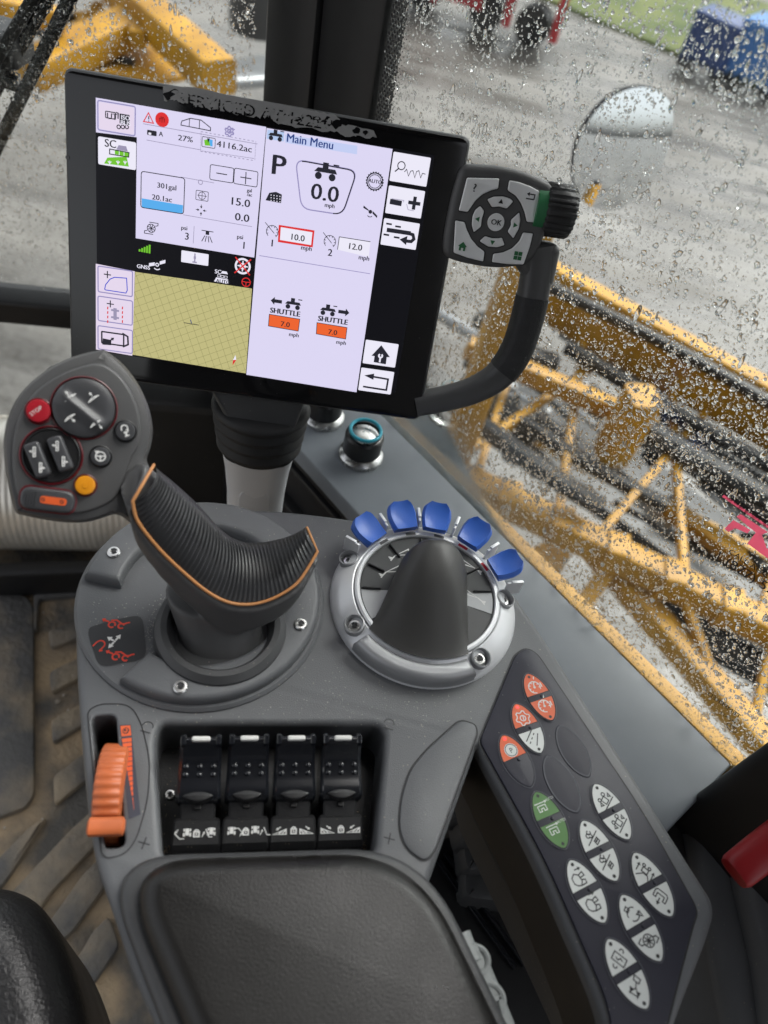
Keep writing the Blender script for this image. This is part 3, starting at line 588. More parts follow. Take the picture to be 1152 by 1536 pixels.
obj('deck_skirt', plate(offs(ccw(deck_o), .0022), -.0075, -.060, .001, holes=[(offs(ccw(tray), -.003), .0002, .04), (offs(ccw(slot), -.001), .0002, .04)], seg=1), G_BLK, None, ac)
obj('tray_floor', plate(offs(ccw(tray), -.002), -.034, -.048, .0005), G_DIRT, None, ac)
obj('slot_floor', plate(offs(ccw(slot), -.002), -.042, -.048, .0005), G_BLK, None, ac)
# dark underframe of the button arm, seen through the gap
obj('arm_underframe', plate(rc(tr_(flat(-.09), [(694, 1180), (712, 1171), (728, 1186), (850, 1450), (920, 1600), (890, 1610), (816, 1450), (706, 1225)]), .006, 3), -.085, -.12, .003), G_DARK, None, ac)
gv = Ink()
go = rc(tr_(DECK, [(131, 1066), (150, 1056), (195, 1056), (212, 1085), (225, 1140), (222, 1200), (205, 1258), (188, 1282), (160, 1288), (152, 1280)]), .008, 5)
gv.line(go, .0007, I_BLK, 0, True); gv.make('wheel_groove', DECK, ac, .0002)
for px, py in ((218, 1098), (582, 1093)):
    gv = Ink(); c = on(DECK, px, py); gv.line([(c.x - .003, c.y), (c.x + .003, c.y)], .0005, I_BLK); gv.ring((c.x, c.y + .003), .003, .0005, I_BLK, 0, 10, 0, 180); gv.make('deck_mark', DECK, ac, .0002)
for px, py in ((216, 1265), (584, 1258)):
    gv = Ink(); c = on(DECK, px, py); gv.line([(c.x - .003, c.y), (c.x + .003, c.y)], .0006, I_BLK); gv.line([(c.x, c.y - .003), (c.x, c.y + .003)], .0006, I_BLK); gv.make('deck_mark', DECK, ac, .0002)
# throttle scale
st = Ink(); sp_ = tr_(DECK, [(180, 1088), (196, 1087), (211, 1222), (193, 1229)]); st.fill(sp_, ink('scale_slate', (.035, .037, .055)), 0)
def sl(u, v): return (Vector(sp_[0]).lerp(sp_[1], u)).lerp(Vector(sp_[3]).lerp(sp_[2], u), v)
st.fill([sl(.05, .01), sl(.95, .01), sl(.95, .13), sl(.05, .13)], I_ORG, 1); st.icon([('o', (0, 0), .6), ('d', (-.2, 0), .25), ('l', [(.2, .5), (.5, -.4), (-.3, -.6)])], sl(.5, .07), .0026, I_BLK, 2, -16, .16)
for k in range(12):
    v = .155 + k * .053; wd = .45 * (1 - k / 13); st.fill([sl(.5 - wd, v), sl(.5 + wd, v), sl(.5 + wd * .95, v + .044), sl(.5 - wd * .95, v + .044)], I_ORG, 1)
st.fill([sl(.47, .80), sl(.53, .80), sl(.51, .93), sl(.49, .93)], I_ORG, 1)
st.make('throttle_scale', DECK, ac, .0003)
# cover plate
cpo = rc(tr_(DECK, [(602, 1195), (615, 1155), (640, 1125), (690, 1080), (713, 1088), (715, 1101), (652, 1276), (637, 1294), (607, 1272), (598, 1240)]), .006, 5)
obj('cover_plate', plate(cpo, .0012, -.002, .001, seg=2), G_DECK, None, ac)
cg = Ink(); cg.line(offs(ccw(cpo), -.0005), .0009, I_BLK, 0, True); cg.make('cover_gap', DECK, ac, .00015)
# pad
pz = .006; PD_ = flat(pz)
obj('pad_trim', plate(rc(tr_(DECK, [(148, 1288), (628, 1274), (775, 1575), (845, 1730), (315, 1730)]), [.040, .040, .05, .05, .05], 12), .008, -.004, .005), G_DARK, None, ac)
pad_o = rc(tr_(PD_, [(170, 1293), (618, 1281), (762, 1575), (830, 1720), (350, 1720)]), [.042, .042, .05, .05, .05], 12)
obj('armrest_pad', plate(pad_o, .021, .006, .0115, rv=.014, seg=9), G_PAD, None, ac, 60)
# joystick base plate
CJ = Vector((-.0954, .2504)); JM = flat(0, CJ.x, CJ.y); JR = .0748
jb = obj('joystick_plate', lathe([(JR + .0015, -.002), (JR + .0012, .0012), (JR - .0005, .003), (.03, .003), (0, .003)], 80), G_DECK, JM, ac)
def jang(px, py): p = at(px, py, .006); return math.atan2(p.y - CJ.y, p.x - CJ.x)
a_lo, a_hi = jang(195, 1005), jang(170, 872)          # lower and upper lip of the cut-out
if a_hi < 0: a_hi += 2 * math.pi
if a_lo < 0: a_lo += 2 * math.pi
a1_, a0_ = a_hi, a_lo - 2 * math.pi                    # ring runs from the lower lip round the right side to the upper lip
arc = lambda r_, s, e, n=60: [Vector((r_ * math.cos(s + (e - s) * i / n), r_ * math.sin(s + (e - s) * i / n))) for i in range(n + 1)]
obj('raised_ring', plate(arc(JR - .0022, a0_, a1_) + arc(.050, a1_ + .05, a0_ + .03), .0105, .002, .0035, rv=.005, seg=4), G_DECK, JM, ac)
for px, py in ((171, 829), (451, 937), (271, 1031)):
    p = at(px, py, .0105); screw(flat(.0106, p.x, p.y, random.uniform(0, 60)), ac)
skM = flat(.0034); sk = Ink(); sk_o = crs(tr_(skM, [(133, 945), (150, 936), (185, 927), (211, 926), (217, 955), (216, 985), (185, 994), (152, 998), (140, 975)]), 4)
sk.fill(sk_o, ink('sticker_dark', (.030, .031, .034), .4), 0)
for c, a, m in (((172, 935), 8, I_RED), ((178, 983), 8, I_RED)):
    q = on(skM, *c); sk.icon([('l', [(-1.3, -.1), (-.7, -.1)]), ('f', [(-1.3, -.4), (-1.3, .2), (-1.7, -.1)]), ('a', (-.2, -.3), .4, 0, 330), ('l', [(-.6, .2), (0, .5), (.9, .3), (1.3, .6)]), ('a', (.9, 0), .35, 40, 340), ('l', [(1.2, .6), (1.6, .9)])], q, .0048, m, 1, -16 + a, .20)
q = on(skM, 172, 962); sk.icon(sum([arrow((.15 * x, .15 * y), (1.0 * x, 1.0 * y), .5) for x, y in ((0, 1), (-1, 0), (0, -1))], []) + [('d', (0, 0), .12)], q, .0055, I_WHT, 1, -16, .2)
q = on(skM, 148, 969); sk.icon([('l', [(-.3, .6), (.5, .6)]), ('a', (-.3, 0), .6, 90, 270), ('l', [(-.3, -.6), (.5, -.6)]), ('l', [(.2, .9), (.55, .6)])], q, .0042, I_RED, 1, 250, .2)
sk.make('direction_sticker', skM, ac)
cc = at(332, 950, .003); CM = flat(.003, cc.x, cc.y)
obj('collar', lathe([(.0400, -.002), (.0400, .002), (.0385, .009), (.0350, .0125), (.0315, .0125), (.029, .009), (.0275, .004), (.0, .003)], 60), G_DARK, CM, ac)
# ------------------------------------------------------------------ orange thumbwheel
wc = at(166, 1176, 0); WX = Vector((math.cos(R(16)), math.sin(R(16)), 0)); fw_ = Vector((-WX.y, WX.x, 0))
tw = thing('thumbwheel', 'ribbed orange thumbwheel in the slot at console edge', 'wheel', (wc.x, wc.y, -.04))
WHM = frame(Vector((wc.x, wc.y, -.015)), fw_, WX)      # local z = axle
rows = []; nn = 132
for zz, k in ((-.0072, .90), (-.0066, .97), (-.0058, 1.0), (.0058, 1.0), (.0066, .97), (.0072, .90)):
    rows.append([Vector(((.0256 + (.0007 * math.cos(i / nn * 2 * math.pi * 33))) * k * math.cos(i / nn * 2 * math.pi), (.0256 + (.0007 * math.cos(i / nn * 2 * math.pi * 33))) * k * math.sin(i / nn * 2 * math.pi), zz)) for i in range(nn)])
v, f = grid(rows, True); f += [tuple(range(nn - 1, -1, -1)), tuple(range(5 * nn, 6 * nn))]
obj('rim', (v, f), G_ORG, WHM, tw, 50)
tp = at(164, 1240, .006); obj('stop_tab', sweep([Vector((0, 0, -.0105)), Vector((0, 0, -.0095)), Vector((0, 0, .0065)), Vector((0, 0, .0075))], [.006, .009, .009, .006], [.004, .0065, .0065, .004], (0, 1, 0), 14, 3), G_ORG, frame(tp, fw_, WX), tw)
# ------------------------------------------------------------------ paddle levers
ICON_T = [('f', [(-.35, .75), (.35, .75), (.35, -.6), (-.35, -.6)]), ('f', [(-.7, .7), (-.42, .7), (-.42, .2), (-.7, .2)]), ('f', [(.42, .7), (.7, .7), (.7, .2), (.42, .2)]), ('f', [(-.75, -.1), (-.42, -.1), (-.42, -.8), (-.75, -.8)]), ('f', [(.42, -.1), (.75, -.1), (.75, -.8), (.42, -.8)])]
ICON_LOCK = [('c', [(-.45, .1), (.45, .1), (.45, -.75), (-.45, -.75)]), ('a', (0, .15), .33, 0, 180), ('l', [(0, -.15), (0, -.45)])]
def paddle(px, label, kind):
    b = at(px[0], px[1] - 19, 0); M = flat(0, b.x, b.y, -16) @ Matrix.Diagonal((1, .86, 1, 1)); t = thing('paddle_lever', label, 'lever', (b.x, b.y, -.036), 'paddle levers in the console tray')
    def prof(pts, w0, w1=None, bev=.0012):               # side profile (v, z) pulled across the width
        w1 = w1 or w0; n = len(pts); o = ccw(pts)
        vs = [max(p.x for p in o), min(p.x for p in o)]
        wd = lambda vv: w1 + (w0 - w1) * (vs[0] - vv) / (vs[0] - vs[1]); rows = []
        for s, k in ((-1, bev), (-1, 0), (1, 0), (1, bev)):
            q = offs(o, bev if k else 0); rows.append([Vector((s * (wd(p.x) / 2 - (0 if k else bev)) if k else s * (wd(p.x) / 2 - bev), p.x, p.y)) for p in q] if False else [Vector((s * (wd(p.x) / 2 - (0 if k else bev)), p.x, p.y)) for p in q])
        v, f = grid(rows, True); m = len(o); f += [tuple(range(m)), tuple(range(4 * m - 1, 3 * m - 1, -1))]
        f = [tuple(reversed(q)) for q in f]; return v, f
    rows_fix = lambda vf: vf
    base = obj('lever_base', rows_fix(prof([(.000, -.036), (.000, -.016), (.003, -.0115), (.0155, -.0075), (.018, -.009), (.019, -.036)], .0262, .0235)), G_DIRT, M, t)
    obj('neck', prof([(.017, -.034), (.017, -.0085), (.030, -.003), (.034, -.006), (.034, -.034)], .0185, .0185), G_DIRT, M, t)
    obj('neck_slot', box(0, .0245, -.0050, .0032, .006, .0018, .0003), G_BLK, M, t)
    pts = [(.026, -.012), (.0255, -.0015), (.030, .0015), (.038, .0022), (.047, .0050), (.052, .0100), (.0555, .0145), (.0580, .0145), (.0595, .0115), (.0590, -.004), (.050, -.020), (.034, -.020)]
    body = obj('paddle', prof([tuple(q) for q in crs([Vector(p) for p in pts], 3)], .0235, .0215, .0018), G_GLOSS, M, t)
    for s in (-1, 1): obj('side_cheek', prof([(.0535, .006), (.0535, .0152), (.058, .0165), (.0605, .014), (.060, .004)], .0030, .0030, .0006), G_GLOSS, M @ Matrix.Translation((s * .0092, 0, 0)), body)
    for r_ in range(2):
        for c in (-1, 0, 1): obj('grip_dot', lathe([(.0016, -.0004), (.0014, .0006), (.0007, .0011), (0, .0012)], 10), G_GLOSS, M @ Matrix.Translation((c * .0072, .0400 + r_ * .0045, .0030 + r_ * .0013)), body)
    obj('indicator', box(0, 0, 0, .0098, .0032, .0026, .0012), mat('indicator_white', (.66, .66, .63), .35) if 'indicator_white' not in MATS else MATS['indicator_white'], M @ Matrix.Translation((0, .0568, .0158)) @ Matrix.Rotation(R(10), 4, 'X'), t)
    tb = [(-.0078, .0), (-.004, -.0026), (0, -.0034), (.004, -.0026), (.0078, 0), (.004, .0020), (0, .0026), (-.004, .0020)]
    obj('release_tab', plate(crs([Vector(q) for q in tb], 3), .0022, -.003, .0010, seg=2), G_BLK, M @ Matrix.Translation((0, .0272, .0005)), t)
    g = Ink(); FM = M @ Matrix.Translation((0, .0090, -.0094)) @ Matrix.Rotation(math.atan2(.004, .0125), 4, 'X')
    if kind < 2:
        s = -1 if kind == 0 else 1
        g.icon(ICON_T, (-.0046 if kind == 0 else -.0072, .0006), .0028, I_WHT, 0); g.icon([('l', [(-1, .2), (.1, -1), (1, -1)])] + arrow((-.3, 1.0), (-.9, .1), .5), (-.0085 if kind == 0 else -.0035, -.0003), .0026 if kind == 0 else -.0022, I_WHT, 0, 0, .2)
        g.icon(ICON_T, (.0078 if kind == 0 else .0052, .0008), .0028, I_WHT, 0); g.icon([('l', [(.3, .9), (1, -.9)]), ('l', [(1.0, -.9), (1.8, -.9)])] + arrow((-.5, -.9), (.1, .4), .5), (.0042 if kind == 0 else .0090, 0), .0024, I_WHT, 0, 0, .2)
    else:
        for s, cx in ((1, -.0072), (-1, .0070)):
            s2 = s if kind == 2 else -s
            g.icon([('c', [(-1.4 * s2, -.7), (1.3 * s2, -.7), (1.3 * s2, .35)]), ('l', [(.5 * s2, -.6), (1.2 * s2, .2)]), ('l', [(-.2 * s2, -.6), (.5 * s2, 0)])] + arrow((.2 * s2, .9), (-.8 * s2, .2), .55), (cx, -.0003), .0026, I_WHT, 0, 0, .24)
    g.icon(ICON_LOCK, (0.0002, .0004), .0030, I_WHT, 0, 0, .26)
    g.make('lever_icons', FM, t, .0004)
    return t
PL = ['black paddle lever with padlock icon, first from the orange thumbwheel', 'black paddle lever with padlock icon, second from the orange thumbwheel', 'black paddle lever with padlock icon, third from the orange thumbwheel', 'black paddle lever with padlock icon, fourth from the orange thumbwheel']
for i, p in enumerate(((292, 1284), (368, 1281), (442, 1279), (515, 1277))): paddle(p, PL[i], i)
trs = at(255, 1192, -.033); screw(flat(-.0338, trs.x, trs.y), ac, .003)
# ------------------------------------------------------------------ joystick
js = thing('joystick', 'grey joystick with ribbed black grip and button head', 'joystick', (cc.x, cc.y, .003))
Uc = [(231, 697), (262, 722), (297, 754), (325, 785), (345, 802), (368, 811), (395, 811), (420, 806), (442, 799), (460, 791)]
Lc = [(199, 752), (207, 782), (238, 822), (275, 858), (312, 888), (345, 904), (380, 906), (415, 895), (448, 872), (476, 828)]
dU = [.405, .414, .424, .436, .444, .450, .455, .457, .458, .458]; dL = [.392, .396, .404, .413, .421, .427, .432, .436, .440, .448]
NT = 49 * 4
def curve3(px, dp, n):
    p = crs([Vector((x, y, 1000 * d)) for (x, y), d in zip(px, dp)], 24, False); 
    s = [0]
    for i in range(1, len(p)): s.append(s[-1] + (p[i].xy - p[i - 1].xy).length)
    out = []
    for i in range(n + 1):
        q = s[-1] * i / n; x = np.interp(q, s, [a.x for a in p]); y = np.interp(q, s, [a.y for a in p]); z = np.interp(q, s, [a.z for a in p]); out.append(deep(x, y, z / 1000))
    return out
CU, CL = curve3(Uc, dU, NT), curve3(Lc, dL, NT)
rows = []
for i in range(NT + 1):
    u, l = CU[i], CL[i]; tng = (CL[min(i + 1, NT)] - CL[max(i - 1, 0)] + CU[min(i + 1, NT)] - CU[max(i - 1, 0)]).normalized(); acr = (u - l); nrm = acr.cross(tng).normalized()
    if nrm.dot(EYE - l) < 0: nrm = -nrm
    bulge = .0075; row = []
    ribh = (.0, .0010, .0010, .0)[i % 4]
    for k in range(13):
        s = k / 12; row.append(l + acr * s + nrm * (bulge * math.sin(math.pi * s) ** .8 + ribh * min(1, 6 * s, 6 * (1 - s))) + Vector((0, 0, -.0015)) * max(0, (s - .75) / .25) ** 2)
    rows.append(row)
obj('ribbed_grip', grid(rows), G_GRIP, None, js, 50)
obj('piping', tube([CL[i] + (EYE - CL[i]).normalized() * .0006 for i in range(0, NT + 1, 2)] + [CL[-1].lerp(CU[-1], t) + (EYE - CU[-1]).normalized() * .001 for t in (.3, .6, 1.0)], .00090, 8), G_PIPE, None, js)
e0 = [CL[0].lerp(CU[0], t) + (EYE - CU[0]).normalized() * (.003 + .004 * math.sin(math.pi * t)) for t in (0, .25, .5, .75, 1)]
obj('piping', tube(e0, .00085, 8), G_PIPE, None, js)
HO = deep(112, 655, .398); hv = (EYE - HO).normalized(); HM = frame(HO, _x, (hv + Vector((-.05, -.02, .10))).normalized())
# body under the grip, swept keel + stalk, fused by remeshing
V, F = [], []
rows = []
for i in range(0, NT + 1, 4):
    u, l = CU[i], CL[i]; acr = (u - l); tng = (CL[min(i + 4, NT)] - CL[max(i - 4, 0)]).normalized(); nrm = acr.cross(tng).normalized()
    if nrm.dot(EYE - l) < 0: nrm = -nrm
    e_ = i / NT; dpt = interp([0, .3, .55, .8, 1], [.016, .022, .030, .020, .008], e_); out_ = acr.normalized() * -.0032; skh = interp([0, .25, .55, .8, 1], [.016, .022, .028, .020, .006], e_)
    a = l + out_ + nrm * -.0022; a2 = l + out_ * 1.0 + Vector((0, 0, -skh)); b_ = u - out_ * .2 + nrm * -.006 ; mid = l.lerp(u, .5)
    rows.append([a, a2, mid - nrm * dpt - acr * .10, mid - nrm * dpt + acr * .15, b_ - nrm * dpt * .4, b_, mid - nrm * .0005])
b1 = grid(rows, True); m = len(rows[0]); n_ = len(rows); b1[1].extend([tuple(range(m - 1, -1, -1)), tuple(range((n_ - 1) * m, n_ * m))])
sb = at(332, 952, .008); gm = (CL[NT * 6 // 10] + CU[NT * 6 // 10]) / 2
srows = []
for t in np.linspace(0, 1, 9):
    c = Vector((sb.x, sb.y, .002)).lerp(gm + Vector((-.012, .000, -.024)), t); rx = interp([0, .35, 1], [.0245, .0250, .030], t); ry = interp([0, .4, 1], [.020, .019, .0205], t)
    srows.append([c + Vector((math.cos(R(14)), math.sin(R(14)), 0)) * (rx * math.copysign(abs(math.cos(a)) ** .8, math.cos(a))) + Vector((-math.sin(R(14)), math.cos(R(14)), 0)) * (ry * math.sin(a)) for a in np.linspace(0, 2 * math.pi, 25)[:-1]])
b2 = grid(srows, True); b2[1].extend([tuple(range(23, -1, -1)), tuple(range(8 * 24, 9 * 24))])
nk = [HM @ Vector((*on(HM, 168, 722), -.013)), HM @ Vector((*on(HM, 190, 735), -.013)), (CL[0] + CU[0]) / 2 + (EYE - CU[0]).normalized() * -.016]; nk[2] = nk[2].lerp(CL[0] + (EYE - CL[0]).normalized() * -.016, .35)
b3 = sweep(crs(nk, 4, False), .023, .014, EYE - nk[1], 20, 2.6)
bd = obj('stalk', joinvf(b1, b2, b3), G_JOY, None, js, 0)
md = bd.modifiers.new('fuse', 'REMESH'); md.mode = 'VOXEL'; md.voxel_size = .0016; md.use_smooth_shade = True
md = bd.modifiers.new('soften', 'SMOOTH'); md.factor = .5; md.iterations = 6
# head
head_px = [(155, 520), (184, 541), (208, 572), (225, 610), (231, 645), (226, 672), (219, 690), (228, 705), (225, 735), (200, 790), (185, 776), (172, 771), (158, 776), (130, 785), (95, 785), (55, 779), (20, 771), (10, 735), (3, 695), (1, 655), (10, 615), (32, 580), (70, 548), (112, 529)]
ho = rc(tr_(HM, head_px), [.001] + [.012] * 6 + [.006] * 3 + [.006] * 3 + [.012] * 3 + [.002] + [.012] * 7, 5)
obj('head', plate(ho, -.002, -.024, .0062, rv=.0055, seg=2), G_JOY, HM, js, 26)
inner = rc(tr_(HM, [(152, 543), (178, 560), (200, 590), (212, 630), (211, 665), (195, 690), (188, 720), (175, 748), (150, 762), (120, 771), (70, 769), (33, 760), (22, 735), (16, 690), (19, 650), (30, 615), (55, 582), (90, 560), (125, 547)]), .010, 4)
obj('head_face', plate(inner, -.0005, -.006, .0016, rv=.0014, seg=3), G_JOY, HM, js)
def hc(px, py): c = on(HM, px, py); return HM @ Matrix.Translation((c.x, c.y, -.0006))
PXM = .398 / FPX
RIMR = mat('button_rim_red', (.10, .004, .008), .3)
def jbutton(name, px, py, rpx, m, h=.0035, dome=0.0):
    M = hc(px, py); r_ = rpx * PXM; o = obj(name, lathe([(r_ * .97, -.001), (r_ * .97, h * .7), (r_ * .90, h * .95), (r_ * .78, h), (r_ * .4, h - dome * .5), (0, h - dome)], 36), m, M, js)
    obj('button_well', lathe([(r_ * .98, .0002), (r_ * 1.05, .0009), (r_ * 1.13, .0007), (r_ * 1.16, -.0005)], 36, cap=False), RIMR if m is not G_BTN else G_BLK, M, o); return o, M
G_BTN = mat('button_grey', (.045, .046, .05), .38)
o, M = jbutton('stop_button', 58, 617, 17.5, G_RED); g = Ink(); g.text('STOP', (0, -.0009), .0020, I_WHT, 0, 38, 'c'); g.make('lettering', M @ Matrix.Translation((-.0004, 0, .0036)), o)
o, M = jbutton('amber_button', 128, 728, 15, G_YEL, .0034); obj('button_dimple', lathe([(.0016, 0), (.0014, .0004), (0, .0004)], 16), G_YEL, M @ Matrix.Translation((0, 0, .0033)), o)
o, M = jbutton('turn_button', 188, 647, 15.3, G_BTN, .0034); g = Ink(); g.icon([('a', (-.1, .35), .38, -40, 200), ('l', [(-.45, .3), (-.45, .0)]), ('f', [(.0, .1), (.3, .4), (.45, 0)]), ('f', [(-.15, -.1), (.1, .0), (.3, -.5), (.05, -.6)]), ('l', [(-.2, -.25), (.35, -.05)]), ('l', [(-.05, -.7), (.5, -.5)])], (0, 0), .0042, I_WHT, 0, 0, .16); g.make('button_icon', M @ Matrix.Translation((0, 0, .0035)), o)
o, M = jbutton('steering_button', 151, 685, 15, G_BTN, .0034); g = Ink(); g.icon([('o', (0, 0), .75), ('l', [(-.7, .1), (0, 0), (.7, .1)]), ('l', [(0, 0), (0, -.75)]), ('d', (0, 0), .22), ('l', [(-.5, .55), (-.75, .8), (-.2, .85)])], (0, 0), .0032, I_WHT, 0, 0, .2); g.make('button_icon', M @ Matrix.Translation((0, 0, .0035)), o)
# large rocker disc with a raised ridge
M = hc(126, 612); r_ = 43.5 * PXM; MR = M @ Matrix.Rotation(R(-40), 4, 'Z'); rows = []
for k in np.linspace(1, 0, 13):
    rows.append([Vector((r_ * k * math.cos(a), r_ * k * math.sin(a), .0028 + .0012 * (1 - k ** 6) + .0022 * math.exp(-((r_ * k * math.sin(a) + .0022) / .0028) ** 2) * (1 - k ** 8))) for a in np.linspace(0, 2 * math.pi, 49)[:-1]])
rows.insert(0, [Vector((p.x * 1.03, p.y * 1.03, -.001)) for p in rows[0]])
bo = obj('boom_rocker', grid(rows, True), G_BTN, MR, js, 50)
obj('button_well', lathe([(r_ * 1.04, .0003), (r_ * 1.07, .0012), (r_ * 1.10, .0009), (r_ * 1.12, -.0005)], 48, cap=False), RIMR, M, bo)
g = Ink(); BOOM = [('l', [(-1, -.5), (-.4, .1), (.3, .4), (1, .5)]), ('l', [(-1, -.5), (1, .5)]), ('l', [(-.4, .1), (-.3, -.15)]), ('l', [(.3, .4), (.35, .15)])]
for px, py, ar in ((107, 598, ((-.3, .4), (-.6, 1.3))), (141, 600, ((-.1, .5), (-.5, 1.3))), (106, 628, ((.2, -.1), (.7, -.9))), (144, 637, ((.5, -.2), (.9, -1.1)))):
    c = on(HM, px, py) - on(HM, 126, 612); g.icon(BOOM + arrow(*ar, .5), c, .0029, I_WHT, 0, 12, .15)
g.make('rocker_icons', M, bo, .0058)
# round twin-rocker cluster
M = hc(77, 683); r_ = 41 * PXM; o = obj('rocker_dish', lathe([(r_, -.001), (r_, .0008), (r_ * .95, .0012), (r_ * .9, .0004), (0, .0002)], 44), G_BLK, M, js)
obj('button_well', lathe([(r_ * 1.0, .0003), (r_ * 1.04, .0013), (r_ * 1.08, .0009), (r_ * 1.1, -.0005)], 48, cap=False), RIMR, M, o)
for px, py in ((57, 690), (91, 681)):
    c = on(HM, px, py) - on(HM, 77, 683); RM = M @ Matrix.Translation((c.x, c.y, 0)) @ Matrix.Rotation(R(20), 4, 'Z')
    rk = obj('rocker', joinvf(plate(rc(rect(.0078, .0185), .0022, 4), .0046, -.001, .0016, seg=3)), G_BTN, RM, o)
    g = Ink()
    for sy, aa in ((.0042, 1), (-.0042, -1)): g.icon([('c', [(-.5, -.9), (-.1, -1), (.6, .8), (.2, .95)]), ('l', [(-.3, -.4), (.2, -.3)])] + arrow((0, 0), (-.9, .5) if aa > 0 else (.9, -.5), .5), (0, sy), .0024, I_WHT, 0, 0, .2)
    g.make('rocker_icons', RM, rk, .0048)
c = on(HM, 72, 750); RM = HM @ Matrix.Translation((c.x, c.y, -.0006)) @ Matrix.Rotation(R(-8), 4, 'Z')
o = obj('slide_switch', plate(rc(rect(.0262, .0118), .0055, 6), .0028, -.001, .0016, seg=3), G_BTN, RM, js)
obj('button_well', plate(rc(rect(.0280, .0134), .0062, 6), .0009, -.001, .0006, seg=2), RIMR, RM, o)
for k in range(5): obj('finger_ridge', box(-.0108 + k * .0013, 0, .003, .0005, .0075, .0008, .0002), G_BTN, RM, o)
g = Ink(); g.fill(rc(rect(.0128, .0038, .0028, 0), .0018, 5), I_ORG, 0)
for x in (-.0022, .0068): g.icon([('o', (0, 0), .8), ('l', [(-.5, .3), (.5, -.3)])], (x, 0), .0011, I_BLK, 1, 0, .3)
g.make('switch_print', RM, o, .0030)
# ------------------------------------------------------------------ control dome with blue keys
DC = Vector((.0408, .2911)); DM = flat(0, DC.x, DC.y, -16); DR = .0624
cdm = thing('control_dome', 'silver ringed control dome with black hood and blue keys', 'control', (DC.x, DC.y, 0))
def wang(px, py, z=.01): p = DM.inverted() @ at(px, py, z); return math.atan2(p.y, p.x)
obj('base_ring', lathe([(DR, -.002), (DR, .0010), (DR - .0014, .0035), (DR - .007, .0092), (.0495, .0130), (.0485, .0128), (.0480, .009), (.03, .009)], 96, cap=False), G_SILV, DM, cdm)
af0, af1 = wang(540, 958), wang(712, 1005)
obj('front_lip', plate(arc(DR - .0004, af0, af1, 40) + arc(.0500, af1, af0, 40), .0135, .0, .0040, rv=.0060, seg=5), G_SILVD, DM, cdm)
obj('inner_rim', lathe([(.0480, .008), (.0480, .0142), (.0468, .0150), (.0452, .0150), (.0446, .0142), (.0446, .010)], 80, cap=False), G_SILV, DM, cdm)
obj('key_disc', lathe([(.0446, .0125), (.030, .0130), (0, .0130)], 64), G_DARK, DM, cdm)
dg_ = Ink()
GR = ink('sector_grey', (.060, .062, .063), .6); SILI = ink('sector_silver', (.46, .47, .48), .5)
def sector(a0, a1, r0, r1, m, z): dg_.fill(arc(r1, a0, a1, 14) + arc(r0, a1, a0, 14), m, z)
A_ = [R(210), R(178), R(152), R(121), R(90), R(59), R(28), R(2), R(-22)]
for i in range(8):
    m = SILI if i in (0, 7) else GR
    sector(A_[i] - .02, A_[i + 1] + .02, .012, .0436, m, 1)
for i, (px, py) in enumerate(((602, 832), (588, 857))):
    c = DM.inverted() @ at(px, py, .0131); dg_.icon([('c', [(-.6, .0), (.9, .55), (.9, -.15)]), ('l', [(-.6, 0), (-1.0, -.3)]), ('l', [(-1.0, -.3), (-1.4, -.1)]), ('l', [(-1.0, -.3), (-1.3, -.6)]), ('d', (-1.2, -.3), .16)], (c.x, c.y), .0066, I_WHT, 2, 10, .14)
for i, (px, py) in enumerate(((703, 848), (708, 893))):
    c = DM.inverted() @ at(px, py, .0131); dg_.icon([('c', [(.6, -.2), (-.7, .6), (-.5, .0)]), ('l', [(.6, -.2), (1.0, -.5)]), ('l', [(1.0, -.5), (1.3, -.9)]), ('l', [(1.0, -.5), (1.4, -.5)]), ('d', (1.2, -.6), .16)], (c.x, c.y), .0066, I_WHT, 2, -10, .14)
dg_.make('sector_print', DM, cdm, .0131)
rg = Ink()
for px, py, m in ((578, 815, I_DGREY), (616, 801, I_DGREY), (659, 802, I_DGREY), (693, 822, I_REDM), (725, 851, I_REDM)):
    a = wang(px, py, .015); rg.fill(arc(.0474, a - .075, a + .075, 6) + arc(.0452, a + .075, a - .075, 6), m, 0)
rg.make('ring_marks', DM, cdm, .0152)
for a in A_[1:8]:
    obj('divider', box(.037, 0, .0140, .012, .0011, .0022, .0005), G_BLK, DM @ Matrix.Rotation(a, 4, 'Z'), cdm)
# hood: ridge falling to the lip
rows = []; NH = 26
hl, hr = wang(538, 953, .014), wang(717, 1004, .014)
Lb, Rb = Vector((.0478 * math.cos(hl), .0478 * math.sin(hl))), Vector((.0478 * math.cos(hr), .0478 * math.sin(hr)))
ap = (DM.inverted() @ at(645, 862, .013)).xy
for i in range(NH + 1):
    t = i / NH; row = []
    for k in range(33):
        s = -1 + 2 * k / 32
        ang = hl + (hr + (2 * math.pi if hr < hl else 0) - hl) * (s + 1) / 2
        rim = Vector((.0500 * math.cos(ang), .0500 * math.sin(ang)))
        wtop = .0240; phi = math.pi * (1 - (s + 1) / 2)
        # top outline: half round nose open to the back
        nose = ap + Matrix.Rotation(0, 2) @ Vector((s * wtop, .0190 * math.sqrt(max(0, 1 - s * s)) - .006))
        p = rim.lerp(nose, t)
        edge = max(0, 1 - abs(s) ** 2.4)
        h = .0145 + (.0015 + .0300 * math.sin(min(1, t / .86) * math.pi / 2) ** 1.25 * (1 if t < .86 else math.sqrt(max(0, 1 - ((t - .86) / .14) ** 2)))) * edge ** .62
        row.append(Vector((p.x, p.y, h)))
    rows.append(row)
obj('hood', grid(rows), G_HOOD, DM, cdm, 0)
